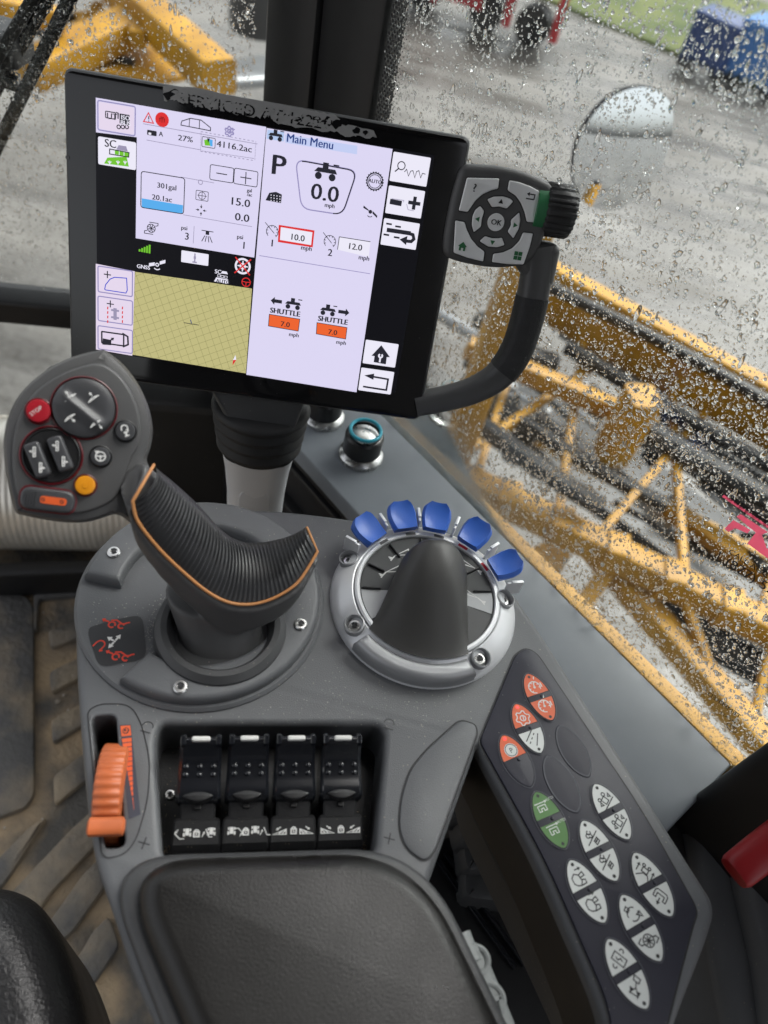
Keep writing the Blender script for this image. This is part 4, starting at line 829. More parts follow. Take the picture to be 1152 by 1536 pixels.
for px, py in ((524, 838), (532, 936), (721, 986), (757, 898)):
    p = at(px, py, .009); rr2 = (p.xy - DC).length; p = at(px, py, interp([.0495, .0534, .0612], [.0135, .0115, .004], rr2) + .0012)
    wl = obj('screw_well', lathe([(.0066, -.003), (.0066, .0022), (.0058, .0026), (.0054, .0018), (.0052, -.002), (0, -.002)], 28), G_SILVD, frame(p - Vector((0, 0, .001)), (1, 0, 0), (Vector((p.x - DC.x, p.y - DC.y, 0)).normalized() * .25 + Vector((0, 0, 1)))), cdm); screw(WM[wl] @ Matrix.Translation((0, 0, -.0022)), wl, .0042)
# blue keys
key_px = ((561, 798), (607, 778), (655, 779), (709, 803), (749, 847)); ka = [wang(*p, .022) for p in key_px]
def key_shape():
    rows = []; n = 11
    for i in range(n):
        t = i / (n - 1); hw = interp([0, .15, .55, .8, .95, 1], [.0088, .0098, .0112, .0105, .0086, .0064], t); row = []
        for k in range(13):
            s = -1 + k / 6; row.append(Vector((-.001 + .0215 * t, hw * s, .0040 + .0016 * s * s + .0035 * (2 * t - 1) ** 2 * .5 - (0.0035 if abs(s) > .99 else 0))))
        rows.append(row)
    v, f = grid(rows); low = [[Vector((p.x * (1 if 0 < i < n - 1 else (.96 if i else 1)), p.y * .94, -.0005)) for p in r_] for i, r_ in enumerate(rows)]; k = len(v); v += [p for r_ in low for p in r_]
    m = 13
    for i in range(n - 1):
        f.append((i * m, (i + 1) * m, k + (i + 1) * m, k + i * m)[::-1]); f.append((i * m + m - 1, (i + 1) * m + m - 1, k + (i + 1) * m + m - 1, k + i * m + m - 1))
    for j in range(m - 1):
        f.append((j, j + 1, k + j + 1, k + j)); f.append(((n - 1) * m + j, (n - 1) * m + j + 1, k + (n - 1) * m + j + 1, k + (n - 1) * m + j)[::-1])
    return v, f
kme = mesh('blue_key', *key_shape(), G_BLUE, None, 40)
for a in ka:
    link('blue_key', kme, DM @ Matrix.Rotation(a, 4, 'Z') @ Matrix.Translation((.0502, 0, .0150)) @ Matrix.Rotation(R(-16), 4, 'Y') @ Matrix.Diagonal((.93, .93, 1, 1)), cdm)
posts = [(ka[i] + ka[i + 1]) / 2 for i in range(4)] + [ka[0] + .26, ka[4] - .26]
pme = mesh('key_bracket', *joinvf(box(.0010, 0, -.001, .011, .0018, .012, .0006), box(.0025, 0, .0055, .0080, .0022, .0016, .0005)), G_SILV, None, 35)
for a in posts: link('key_bracket', pme, DM @ Matrix.Rotation(a, 4, 'Z') @ Matrix.Translation((.0580, 0, .0150)), cdm)
# ------------------------------------------------------------------ membrane button arm
bpn = thing('button_panel', 'dark membrane panel with lens-shaped buttons on the console arm', 'panel', at(880, 1250, -.05))
panel_o = rc(tr_(DECK, [(772, 984), (789, 973), (805, 982), (965, 1222), (1040, 1357), (1044, 1370), (1038, 1386), (1002, 1522), (975, 1640), (915, 1640), (920, 1525), (815, 1286), (727, 1128), (719, 1112)]), [.004] * 2 + [.006] + [.02] * 1 + [.006] * 3 + [.02] * 5 + [.004] * 2, 4)
obj('membrane', plate(panel_o, .0014, -.002, .0007, seg=2), G_PANEL, None, bpn)
sg = Ink(); sg.line(offs(ccw(panel_o), -.0007), .0010, I_BLK, 0, True); sg.make('panel_gap', DECK, bpn, .0002)
def lens(L_, W_, n=18, blunt=.10):
    up = [Vector((L_ / 2 * math.cos(math.pi * i / n), W_ / 2 * (math.sin(math.pi * i / n) ** 1.25))) for i in range(n + 1)]
    pts = up + [Vector((p.x, -p.y)) for p in up[-2:0:-1]]; return pts
GAUGE = [('a', (0, 0), .8, -60, 240), ('d', (0, 0), .16), ('l', [(0, 0), (.4, .5)])] + [('l', [(.55 * math.cos(R(a)), .55 * math.sin(R(a))), (.72 * math.cos(R(a)), .72 * math.sin(R(a)))]) for a in range(-40, 240, 40)] + [('l', [(.85, .7), (1.15, .95)])]
GEAR = [('c', [((.95 if (i // 2) % 2 else .72) * math.cos(R(i * 15)), (.95 if (i // 2) % 2 else .72) * math.sin(R(i * 15))) for i in range(24)]), ('o', (0, 0), .35), ('l', [(-.1, -.2), (.25, .2)])]
ROAD = [('l', [(-1.0, .35), (.9, .75)]), ('l', [(-.9, -.15), (-.6, -.05)]), ('l', [(-.3, .02), (0, .1)]), ('l', [(.3, .18), (.6, .25)]), ('l', [(-.5, -.9), (.9, -.1)])]
TRACT = [('c', [(-.3, -.4), (.3, -.4), (.3, .3), (-.3, .3)]), ('o', (-.4, .45), .18), ('o', (.45, .45), .2), ('l', [(-1, -.6), (1, -.6)]), ('c', [(-.9, .0), (-.55, .25), (-.6, -.2)]), ('c', [(.6, -.1), (.95, .1), (.85, -.35)])]
FAN = [('l', [(-1, -.05), (1, .05)]), ('a', (-.15, .5), .22, 0, 300), ('a', (.2, .62), .22, 60, 360), ('a', (.05, .3), .2, 180, 460), ('c', [(-.25, -.75), (.3, -.75), (.4, -.3), (-.15, -.3)]), ('d', (0, -.5), .12), ('d', (.2, -.5), .1)]
MIRR = [('c', [(-.9, .2), (-.6, .7), (-.1, .75), (.15, .3), (-.05, -.3), (-.5, -.5), (-.8, -.2)]), ('c', [(.15, .3), (.7, .2), (.6, -.2), (.1, 0)]), ('l', [(-.5, -.5), (.1, -.8), (.3, -.5), (0, -.2)])] + arrow((.3, .9), (1.0, .5), .35)
FOLD = [('l', [(-.9, .7), (-.3, .1), (-.3, -.4), (-.9, -.8)]), ('c', [(-.2, .35), (.3, .35), (.3, -.3), (-.2, -.3)]), ('o', (.5, .35), .15), ('o', (.5, -.3), .15)] + arrow((-.5, .85), (.5, .85), .35) + arrow((-.5, -.85), (.5, -.85), .35)
UBOX = [('c', [(-.3, .7), (.4, .7), (.6, .5), (.6, -.5), (.4, -.7), (-.3, -.7), (-.3, -.4), (.2, -.4), (.2, .4), (-.3, .4)])] + arrow((-.1, 0), (-.95, 0), .4)
CYC = [('a', (0, 0), .65, 20, 160), ('a', (0, 0), .65, 200, 340), ('c', [(-.3, .9), (.15, .95), (.1, .5), (-.25, .5)]), ('c', [(.5, -.9), (.2, -.3), (.7, -.4)])]
BLOW = [('o', (0, 0), .6), ('d', (0, 0), .15), ('l', [(-.5, 0), (.5, 0)]), ('l', [(0, -.5), (0, .5)]), ('l', [(-.35, -.35), (.35, .35)]), ('l', [(-.35, .35), (.35, -.35)]), ('l', [(-.3, .75), (-.9, .75), (-.9, .4), (-.6, .2)]), ('l', [(.3, -.75), (.9, -.75), (.9, -.4), (.6, -.2)])]
TANK = [('c', [(-.4, .7), (.4, .7), (.4, -.7), (-.4, -.7)]), ('l', [(0, .4), (-.15, .1), (.15, -.1), (0, -.4)]), ('a', (-.8, .1), .2, 60, 300), ('a', (.8, .1), .2, 240, 480)]
FILL = [('f', [(-.9, .2), (-.2, .5), (-.2, .1)]), ('f', [(-.9, -.6), (-.2, -.3), (-.1, -.7)]), ('c', [(-.7, .3), (0, -.1), (-.6, -.6)]), ('l', [(0, -.1), (.5, .1)]), ('c', [(.5, .4), (.95, .5), (.95, -.2), (.5, -.2)])]
ABOX = [('c', [(-.6, .4), (.6, .4), (.6, -.35), (.2, -.35), (.2, 0), (-.2, 0), (-.2, -.35), (-.6, -.35)]), ('l', [(-.9, .75), (.9, .75)]), ('l', [(.7, .9), (.95, .75), (.7, .6)])]
BT = [(((789.5, 1014), (826, 1082)), (I_ORG, GAUGE, I_PAPER, 0), (I_ORG, GAUGE, I_PAPER, 0), 'orange gauge button pair'),
      (((772, 1059), (809, 1131)), (I_ORG, GEAR, I_PAPER, 1), (I_PAPER, ROAD, I_BLK, 0), 'gear button orange above, lane button white below'),
      (((753, 1106), (794, 1181)), (I_ORG, 'P', I_BLK, 1), None, 'parking button orange with P, blank lower half'),
      (((802, 1191), (845, 1273)), (I_GRN, 'A1', I_PAPER, 0), (I_GRN, 'A2', I_PAPER, 0), 'green AUTO button pair'),
      (((890, 1179), (940.6, 1260)), (I_PAPER, TRACT, I_BLK, 0), (I_PAPER, TRACT, I_BLK, 0), 'white button pair with tractor icons'),
      (((872, 1234), (922, 1322)), (I_PAPER, FAN, I_BLK, 0), (I_PAPER, FAN, I_BLK, 0), 'white button pair with slashed icons'),
      (((853, 1293), (904, 1384.5)), (I_PAPER, MIRR, I_BLK, 0), (I_PAPER, MIRR, I_BLK, 0), 'white button pair with mirror icons'),
      (((949, 1282), (1004, 1375)), (I_PAPER, FOLD, I_BLK, 0), (I_PAPER, UBOX, I_BLK, 0), 'white button pair with boom fold icons'),
      (((930.5, 1345), (987.5, 1442)), (I_PAPER, CYC, I_BLK, 0), (I_PAPER, BLOW, I_BLK, 0), 'white button pair with cycle and blower icons'),
      (((909.5, 1411), (967, 1513)), (I_PAPER, TANK, I_BLK, 0), (I_PAPER, FILL, I_BLK, 0), 'white button pair with tank icons'),
      (((837.5, 1091), (880.6, 1166)), None, None, 'blank embossed button'), (((819, 1136), (864, 1219)), None, None, 'blank embossed button')]
for (t1, t2), ua, lb, lab in BT:
    p1, p2 = on(DECK, *t1), on(DECK, *t2); c = (p1 + p2) / 2; ax = (p1 - p2); L_ = ax.length; W_ = L_ * .50
    M = frame((c.x, c.y, .0014), (ax.x, ax.y, 0), (0, 0, 1)); ln_ = lens(L_ * 1.02, W_)
    blank = ua is None and lb is None
    b = obj('button', plate(lens(L_ * 1.05, W_ * 1.08), .0008 if not blank else .00035, -.001, .0012, rv=.0008 if not blank else .0003, seg=3), G_PANEL, M, bpn); b['label'] = lab
    g = Ink()
    if blank: g.line(offs(ccw(lens(L_ * 1.0, W_)), .0), .0004, I_LINE, 0, True); g.line(offs(ccw(lens(L_ * .97, W_ * .96)), .0), .00025, I_LINE, 0, True); g.make('button_outline', M, b, .0005); continue
    g.line(ccw(lens(L_ * 1.06, W_ * 1.12)), .0003, I_LINE, 0, True)
    for half, sgn in ((ua, 1), (lb, -1)):
        cut = L_ * .055
        if half is None: continue
        colr, ic, icol, led = half
        hp = [p for p in ln_ if p.x * sgn > cut]; wcut = W_ / 2 * (math.sin(math.acos(cut / (L_ * .51))) ** 1.25)
        e1, e2 = Vector((cut * sgn, wcut)), Vector((cut * sgn, -wcut))
        hp = sorted(hp, key=lambda p: math.atan2(p.y, p.x * sgn)); poly = [e2] + hp + [e1]
        g.fill(poly, colr, 1); g.line(poly, .00035, I_BLK, 2, True)
        (g.disc)((L_ * .435 * sgn, 0), L_ * .030, I_LED if led else I_DOT, 3, 12)
        ci = (L_ * .205 * sgn, 0); sz = L_ * .155
        if ic == 'P': g.disc(ci, sz * .85, I_PAPER, 2); g.ring(ci, sz * .72, sz * .08, I_BLK, 3); g.text('P', (ci[0] - sz * .34, ci[1] + sz * .22), sz * .62, I_BLK, 4, -90)
        elif ic in ('A1', 'A2'): g.icon(ABOX, (ci[0] + sz * .05, ci[1] + sz * .2), sz * .85, icol, 2, -90, .11); g.text('AUTO1' if ic == 'A1' else 'AUTO2', (ci[0] + sz * .62, ci[1] - sz * .62), sz * .30, icol, 2, -90, 'l', .8)
        else: g.icon(ic, ci, sz, icol, 2, -62, .125)
        if ic is GAUGE: g.line([(ci[0] - sz * .2, ci[1] - sz * 1.0), (ci[0] + sz * .4, ci[1] - sz * 1.0)], sz * .14, icol, 2)
    g.make('button_print', M, b, .0009)
    obj('button_nub', lathe([(.0011, 0), (.0009, .0006), (0, .0008)], 12), G_PANEL, M @ Matrix.Translation((0, -W_ * .10, .0008)), b)
# ------------------------------------------------------------------ below the gap: box, cable chain, latch
bx_ = thing('storage_box', 'black box with ribbed edges in the gap below armrest', 'box', at(720, 1420, -.45)); BXM = flat(-.24)
obj('lid', plate(rc(tr_(BXM, [(560, 1280), (690, 1250), (800, 1425), (905, 1560), (700, 1700), (560, 1560)]), .01), -.24, -.26, .004), G_BLK, None, bx_)
obj('box_body', plate(rc(tr_(BXM, [(575, 1290), (685, 1262), (792, 1428), (890, 1560), (700, 1690), (575, 1555)]), .01), -.262, -.49, .004), G_BLK, None, bx_)
for k in (0, 1): obj('edge_rib', bar(at(652 + k * 14, 1285 - k * 5, -.236), at(772 + k * 14, 1452 - k * 5, -.236), .004, .006), G_GLOSS, None, bx_)
ch = thing('cable_chain', 'black plastic cable chain links under the button arm', 'chain', at(720, 1235, -.3)); CZ = -.20
for k, (px, py) in enumerate(((700, 1205), (722, 1238), (735, 1275), (742, 1315))):
    p = at(px, py, CZ); obj('link', box(0, 0, 0, .042, .030, .03, .008), G_DARK, flat(CZ - .01 * k, p.x, p.y, -25 + 6 * k), ch)
    obj('pin', xf(lathe([(.005, 0), (.005, .003), (0, .003)], 14), Matrix.Translation((.012, .004, .015))), G_BLK, flat(CZ - .01 * k, p.x, p.y, -25 + 6 * k), ch)
LZ = -.012; LM = flat(LZ); lt = thing('armrest_latch', 'light grey latch with embossed arrow beside armrest pad', 'latch', at(720, 1500, -.06))
obj('latch_plate', plate(rc(tr_(LM, [(676, 1402), (712, 1406), (730, 1424), (782, 1548), (812, 1640), (730, 1640), (690, 1510)]), .008), LZ, LZ - .02, .005, seg=4), G_LATCH, None, lt)
pa, pb_ = at(690, 1402, LZ + .008), at(706, 1445, LZ + .008); obj('latch_pin', sweep([pa, pa.lerp(pb_, .5), pa.lerp(pb_, .52), pb_], [.011, .011, .0125, .0125], [.011, .011, .0125, .0125], (0, 0, 1), 16, 2), G_LATCH, None, lt)
for (px, py, r_) in ((715, 1440, .0075), (735, 1500, .0085)):
    p = at(px, py, LZ + .0005); obj('embossed_circle', lathe([(r_, 0), (r_, .0006), (r_ - .0012, .0010), (r_ - .0024, .0006), (r_ - .003, -.0002)], 32, cap=False), G_LATCH, flat(LZ, p.x, p.y), lt)
p = on(LM, 735, 1500); ar_ = Ink(); 
obj('embossed_arrow', joinvf(box(0, -.001, 0, .0022, .014, .0016, .0005), xf(box(.0026, .005, 0, .0075, .0022, .0016, .0005), Matrix.Rotation(R(0), 4, 'Z'))), G_LATCH, flat(LZ + .0006, p.x, p.y, 70), lt)
# seat corner
SZ = -.11; SM = flat(SZ); se = thing('seat_cushion', 'black grained leather seat edge with stitched seam', 'seat', at(20, 1500, -.3))
so = [on(SM, *q) for q in [(-80, 1330), (-15, 1332), (25, 1338), (60, 1358), (90, 1402), (116, 1465), (135, 1540), (146, 1650), (100, 1770), (-160, 1800), (-260, 1500), (-160, 1340)]]
so = ccw(crs(so, 6)); obj('cushion', plate(so, SZ + .03, SZ - .16, .030, rv=.034, seg=10), G_LEA, None, se, 0)
sm_ = offs(so, .020); obj('seam', tube([Vector((q.x, q.y, SZ + .0225)) for q in sm_] , .0016, 8), G_LEA, None, se)
sme = mesh('stitch', *box(0, 0, 0, .0050, .0011, .0010, .0003), mat('thread', (.03, .03, .032), .5), None, 0); pth = [Vector((q.x, q.y, SZ + .0262)) for q in offs(so, .0255)]; acc = 0
for i in range(len(pth)):
    a, b = pth[i - 1], pth[i]; n_ = max(1, int((b - a).length / .0072))
    for k in range(n_):
        q = a.lerp(b, (k + .5) / n_)
        if q.x > -.32 and q.y > -.05: link('stitch', sme, frame(q, (b - a), (0, 0, 1)), se)

# ------------------------------------------------------------------ crumbs and grit lying on the console
def crumbs(spots, name, parent, m):
    V, F = [], []
    for x, y, z, s in spots:
        k = len(V); a = random.uniform(0, 6.28); q = [Vector((math.cos(a + i * 2.1) * s * random.uniform(.6, 1.3), math.sin(a + i * 2.1) * s * random.uniform(.5, 1.1), 0)) for i in range(3)]
        V += [Vector((x, y, z)) + p for p in q] + [Vector((x, y, z + s * .8))]; F += [(k, k + 1, k + 3), (k + 1, k + 2, k + 3), (k + 2, k, k + 3)]
    o = obj(name, (V, F), m, None, parent, 0); o['kind'] = 'stuff'
CRM = noise2('crumb_tan', (.22, .15, .08), (.5, .42, .30), 300, .4, .6, .8)
sp1 = []
for _ in range(620):
    u_ = random.random(); px = 246 + u_ * 314; py = 1281 - 5 * u_ - abs(random.gauss(0, 7)); p = at(px, py, -.0338); sp1.append((p.x, p.y, -.0340, random.uniform(.00025, .0008)))
for _ in range(120): p = at(random.uniform(245, 560), random.uniform(1150, 1270), -.034); sp1.append((p.x, p.y, -.0340, random.uniform(.0002, .0006)))
crumbs(sp1, 'tray_crumbs', ac, CRM)
sp2 = []
for _ in range(420):
    a = random.uniform(0, 6.283); r_ = .0402 + abs(random.gauss(0, .003)); x, y = cc.x + r_ * math.cos(a), cc.y + r_ * math.sin(a)
    if (Vector((x, y)) - CJ).length < .049: sp2.append((x, y, .003, random.uniform(.0002, .0006)))
for _ in range(150):
    p = at(random.uniform(135, 250), random.uniform(895, 1000), .003)
    if (p.xy - CJ).length < .07: sp2.append((p.x, p.y, .003, random.uniform(.00015, .0006)))
for _ in range(260):
    p = at(random.uniform(220, 720), random.uniform(1040, 1090), 0) if random.random() < .5 else at(random.uniform(440, 640), random.uniform(1000, 1090), 0)
    sp2.append((p.x, p.y, .0001, random.uniform(.00015, .00045)))
crumbs(sp2, 'deck_crumbs', ac, noise2('crumb_pale', (.35, .33, .30), (.6, .57, .52), 300, .4, .6, .8))
# ================================================================== TERMINAL
def c2w(v): return _x * v[0] - _y * v[1] + _f * v[2]
ta, tb = c2w((.98767, .12214, .09794)), c2w((-.1595, .88796, .43138)); LW = .211
tO = EYE + c2w((-.83469, -1.19902, 2.21685)) * LW
tn = ta.cross(tb); tn = tn if tn.dot(EYE - tO) > 0 else -tn
TM_ = frame(tO, ta, tn)                                # origin: top left of the lit area; X right, Y up
te = thing('display_terminal', 'black touchscreen terminal showing sprayer pages above the console', 'display', TM_ @ Vector((.105, -.17, -.02)))
bz = tr_(TM_, [(93, 97), (708, 207), (628, 640), (99, 553)])
bz = [bz[0], Vector((bz[1].x, (bz[0].y + bz[1].y) / 2)), Vector((bz[1].x, (bz[2].y + bz[3].y) / 2)), Vector((bz[0].x, (bz[2].y + bz[3].y) / 2))]
bz[0] = Vector((bz[0].x, bz[1].y)); BX0, BX1, BY1, BY0 = bz[0].x, bz[1].x, bz[0].y, bz[2].y
hs_ = obj('housing', plate(rc(bz, .006, 6), -.0012, -.034, .004, rv=.003, seg=4), mat('terminal_shell', (.05, .052, .055), .4, grain=.2, gscale=1500), TM_, te)
obj('cover_glass', plate(rc([q for q in offs(ccw(bz), .0016)], .005, 6), -.0002, -.004, .0006, seg=3), G_BEZ, TM_, te)
S1 = lambda x, y: on(TM_, 80 + x / 2.953, 80 + y / 2.954)
S2 = lambda x, y: on(TM_, 360 + x / 2.953, 130 + y / 2.954)
K = .000437 / 2.953                                    # metres per zoom pixel
u = Ink()
def quad(S, pts, m, z): u.fill([S(*p) for p in pts], m, z)
def qline(S, pts, m, z, w_=2.2, closed=False): u.line([S(*p) for p in pts], w_ * K, m, z, closed)
def rq(S, x0, y0, x1, y1, m, z, w_=None, r=8):          # screen-aligned rounded box from two corner points
    a, b = S(x0, y0), S(x1, y1); p = rc([(a.x, b.y), (b.x, b.y), (b.x, a.y), (a.x, a.y)], r * K, 3)
    if w_: u.line(p, w_ * K, m, z, True)
    else: u.fill(p, m, z)
def tx(S, t, x, y, h, m=None, z=4, al='l', sx=1.0):
    for dx in (0, max(1.4, h * .06)): u.text(t, S(x + dx, y), h * K, m or L_INK, z, 0, al, sx)
def ic(S, strokes, x, y, s, m=None, z=4, w_=.12, ang=0): u.icon(strokes, S(x, y), s * K, m or L_INK, z, ang, w_)
o_ = Vector((0, 0)); u.fill([(0, -LW * .75), (LW, -LW * .75), (LW, 0), (0, 0)], L_BLACK, 0)
# left page
quad(S1, [(188, 196), (943, 326), (890, 905), (365, 819), (370, 372), (189, 350)], L_WHITE, 1)
rq(S1, 197, 208, 362, 366, L_BORD, 2, 5); rq(S1, 202, 214, 357, 360, L_PINK, 2); rq(S1, 198, 367, 366, 518, L_PAPER, 2)
rq(S1, 232, 256, 276, 292, L_INK, 4, 4, 3); tx(S1, 'UT', 236, 289, 23); qline(S1, [(278, 262), (288, 266), (287, 290)], L_INK, 4, 5)
rq(S1, 294, 266, 338, 318, L_INK, 4, None, 3); tx(S1, 'ISO', 299, 292, 17, L_PAPER, 5); tx(S1, 'BUS', 297, 315, 17, L_PAPER, 5)
for x in (290, 308, 326): u.ring(S1(x, 326), 7 * K, 4 * K, L_INK, 4, 12)
tx(S1, 'SC', 226, 412, 30); ic(S1, [('f', [(-1, -.4), (1, -.4), (.7, .4), (-.6, .4)])], 305, 420, 24, L_LINE)
for k in range(4): rq(S1, 252 + k * 21, 424 + k * 4, 270 + k * 21, 446 + k * 4, L_PAPER if k == 0 else L_GRN, 4, None, 2)
qline(S1, [(250, 424), (336, 440), (334, 460), (250, 446)], L_INK, 5, 4, True)
quad(S1, [(225, 488), (240, 462), (325, 458), (335, 502)], L_GRN, 4)
for x in (250, 287, 318): ic(S1, [('l', [(0, -.6), (0, .5)]), ('l', [(-.5, .3), (0, -.3), (.5, .3)])], x, 483, 14, L_PAPER, 5, .25)
qline(S1, [(422, 264), (444, 310), (400, 302)], L_RED, 4, 4, True); qline(S1, [(423, 278), (423, 293)], L_INK, 4, 4); u.disc(S1(423, 300), 2.4 * K, L_INK, 4, 8)
u.disc(S1(482, 294), 28 * K, L_RED, 3, 24); ic(S1, [('l', [(-.7, .2), (.7, .2)]), ('l', [(-.5, .2), (-.5, -.5)]), ('l', [(.5, .2), (.5, -.5)]), ('l', [(0, .2), (0, -.6)]), ('l', [(-.4, .5), (.4, .5)])], 482, 294, 18, lcd('lcd_dark_red', (.25, .01, .01)), 4, .2)
qline(S1, [(566, 312), (570, 300), (608, 288), (655, 296), (697, 330), (696, 343), (566, 318)], L_INK, 4, 3.5, True); qline(S1, [(604, 290), (602, 322)], L_INK, 4, 3); qline(S1, [(648, 296), (647, 332)], L_INK, 4, 3)
ic(S1, GEAR, 780, 346, 20, L_BORD, 4, .25); ic(S1, [('l', [(-1, .3), (1, .5)]), ('l', [(-1, -.3), (.6, -.3)])], 785, 345, 18, L_BORD, 4, .2)
for a, b in (((398, 312), (905, 402)), ((413, 384), (655, 428)), ((565, 548), (712, 574)), ((575, 715), (880, 768))): qline(S1, [a, b], L_LINE, 3, 2.5)
rq(S1, 416, 338, 458, 368, L_INK, 4, None, 4); rq(S1, 422, 350, 434, 362, L_PAPER, 5, None, 2); tx(S1, 'A', 467, 366, 18); tx(S1, '27%', 551, 384, 21, None, 4, 'l', 1.25)
for a, b in (((655, 347), (897, 391)), ((655, 347), (652, 434)), ((652, 434), (893, 476)), ((897, 391), (893, 476))):
    n_ = 26
    for k in range(0, n_, 2):
        p, q = Vector(a).lerp(Vector(b), k / n_), Vector(a).lerp(Vector(b), (k + 1) / n_); qline(S1, [p, q], L_LINE, 4, 3)
rq(S1, 660, 368, 716, 422, L_INK, 4, 2.5, 5); quad(S1, [(668, 384), (690, 380), (704, 410), (672, 408)], L_GRN, 4); quad(S1, [(690, 380), (706, 384), (706, 412), (696, 412)], L_SKY, 5); quad(S1, [(682, 376), (694, 378), (686, 398)], L_INK, 6)
tx(S1, '4116.2ac', 722, 413, 24, None, 4, 'l', 1.22); qline(S1, [(657, 432), (890, 466)], L_LINE, 4, 2)
rq(S1, 696, 492, 796, 575, L_INK, 4, 3, 8); rq(S1, 803, 508, 902, 593, L_INK, 4, 3, 8); qline(S1, [(722, 530), (770, 538)], L_INK, 4, 4); qline(S1, [(828, 548), (878, 556)], L_INK, 4, 4); qline(S1, [(854, 526), (851, 580)], L_INK, 4, 4)
rq(S1, 390, 522, 577, 712, L_INK, 4, 3.5, 12); quad(S1, [(392, 642), (575, 673), (573, 709), (392, 684)], L_SKY, 3)
tx(S1, '301gal', 458, 594, 21, None, 5, 'l', 1.1); tx(S1, '20.1ac', 436, 646, 21, None, 5, 'l', 1.12)
rq(S1, 633, 606, 685, 656, L_INK, 4, 2.5, 4); ic(S1, [('o', (0, 0), .75), ('l', [(-1, 0), (1, 0)]), ('l', [(0, -1), (0, 1)])], 659, 631, 20)
ic(S1, sum([arrow((x, y), (x * .3, y * .3), .4) for x, y in ((1, 0), (-1, 0), (0, 1), (0, -1))], []), 655, 695, 23); u.ring(S1(652, 571), 9 * K, 3 * K, L_LINE, 4, 12)
tx(S1, '15.0', 778, 668, 31, None, 4, 'l', 1.2); tx(S1, '0.0', 802, 738, 31, None, 4, 'l', 1.2); tx(S1, 'gal', 857, 613, 14); tx(S1, '/ac', 857, 632, 14)
ic(S1, [('o', (0, 0), .6), ('d', (0, 0), .18)] + [('l', [(.2 * math.cos(R(a)), .2 * math.sin(R(a))), (.55 * math.cos(R(a + 25)), .55 * math.sin(R(a + 25)))]) for a in range(0, 360, 45)] + [('l', [(-.3, .85), (1, .85), (1, .5), (.6, .4)]), ('l', [(.3, -.85), (-1, -.85), (-1, -.5), (-.6, -.4)])], 434, 775, 29, None, 4, .11)
tx(S1, 'psi', 565, 780, 18); tx(S1, '3', 580, 824, 30); qline(S1, [(624, 766), (620, 842)], L_LINE, 4, 2.5); tx(S1, 'psi', 812, 820, 18); tx(S1, '1', 832, 864, 30)
ic(S1, [('l', [(-1, .9), (1, .9)]), ('f', [(-.3, .9), (.3, .9), (.3, .3), (-.3, .3)])] + [('l', [(x * .4, .1), (x * .9, -.9)]) for x in (-1, -.35, .35, 1)], 682, 812, 26, None, 4, .13)
# status strip
for k in range(5): qline(S1, [(382 + k * 11, 878 + k * 2), (383 + k * 11, 868 - k * 5)], L_GRN, 3, 8)
tx(S1, 'GNSS', 369, 950, 17, L_PAPER, 3); ic(S1, [('f', [(-1, -.2), (-.3, 0), (-.3, .4), (-1, .2)]), ('f', [(.3, .2), (1, .5), (1, .9), (.3, .6)]), ('o', (0, .15), .18), ('a', (0, 0), .45, 220, 320)], 460, 942, 36, L_PAPER, 3, .12)
rq(S1, 568, 872, 686, 942, L_PAPER, 3, None, 4); ic(S1, [('l', [(0, -1), (0, 1)]), ('l', [(-.5, -.9), (.5, -.9)]), ('f', [(-.25, -.2), (.25, -.2), (.25, .4), (-.25, .4)])], 627, 907, 20, L_LINE, 4, .3)
u.disc(S1(839, 943), 36 * K, L_PAPER, 2, 24); u.disc(S1(839, 943), 27 * K, L_INK, 3, 24); ic(S1, [('o', (0, 0), .45), ('l', [(0, -.9), (0, .9)]), ('l', [(-.9, 0), (.9, 0)])], 839, 943, 26, L_PAPER, 4, .2); ic(S1, [('l', [(-1, -1), (1, 1)]), ('l', [(-1, 1), (1, -1)])], 839, 943, 35, L_RED, 5, .16)
u.ring(S1(854, 1014), 19 * K, 4 * K, L_RED, 3, 20); ic(S1, [('l', [(-1, .1), (0, 0), (1, .1)]), ('l', [(0, 0), (0, -1)])], 854, 1014, 18, L_RED, 3, .2)
tx(S1, 'SC', 714, 974, 18, L_PAPER, 3); ic(S1, [('f', [(-1, -.3), (1, -.3), (.6, .4), (-.6, .4)])], 758, 972, 16, L_PAPER, 3)
for k in range(3): rq(S1, 728 + k * 15, 980 + k * 3, 740 + k * 15, 991 + k * 3, L_PAPER, 3, 2, 1)
quad(S1, [(712, 1010), (722, 992), (774, 1002), (775, 1022)], L_PAPER, 3); tx(S1, 'AUTO', 720, 1014, 16, L_INK, 4)
# map
quad(S1, [(188, 932), (361, 966), (350, 1340), (189, 1312)], L_PINK, 1)
mq = [S1(362, 968), S1(880, 1042), S1(853, 1418), S1(350, 1335)]; u.fill(mq, L_MAP, 1)
def clipped(p, d, m, w_):
    ts = []
    for i in range(4):
        a, b = mq[i], mq[(i + 1) % 4]; e = b - a; den = d.x * e.y - d.y * e.x
        if abs(den) < 1e-12: continue
        t = ((a.x - p.x) * e.y - (a.y - p.y) * e.x) / den; s = ((a.x - p.x) * d.y - (a.y - p.y) * d.x) / den
        if 0 <= s <= 1: ts.append(t)
    if len(ts) >= 2: u.line([p + d * min(ts), p + d * max(ts)], w_, m, 2)
mcx = (mq[0] + mq[2]) / 2
for ang in (27, 112):
    d = Vector((math.cos(R(ang)), math.sin(R(ang)))); n_ = Vector((-d.y, d.x))
    for k in range(-22, 23): clipped(mcx + n_ * (k * .0046 * (1 if ang == 27 else 1.1)), d, L_GRID, .00022)
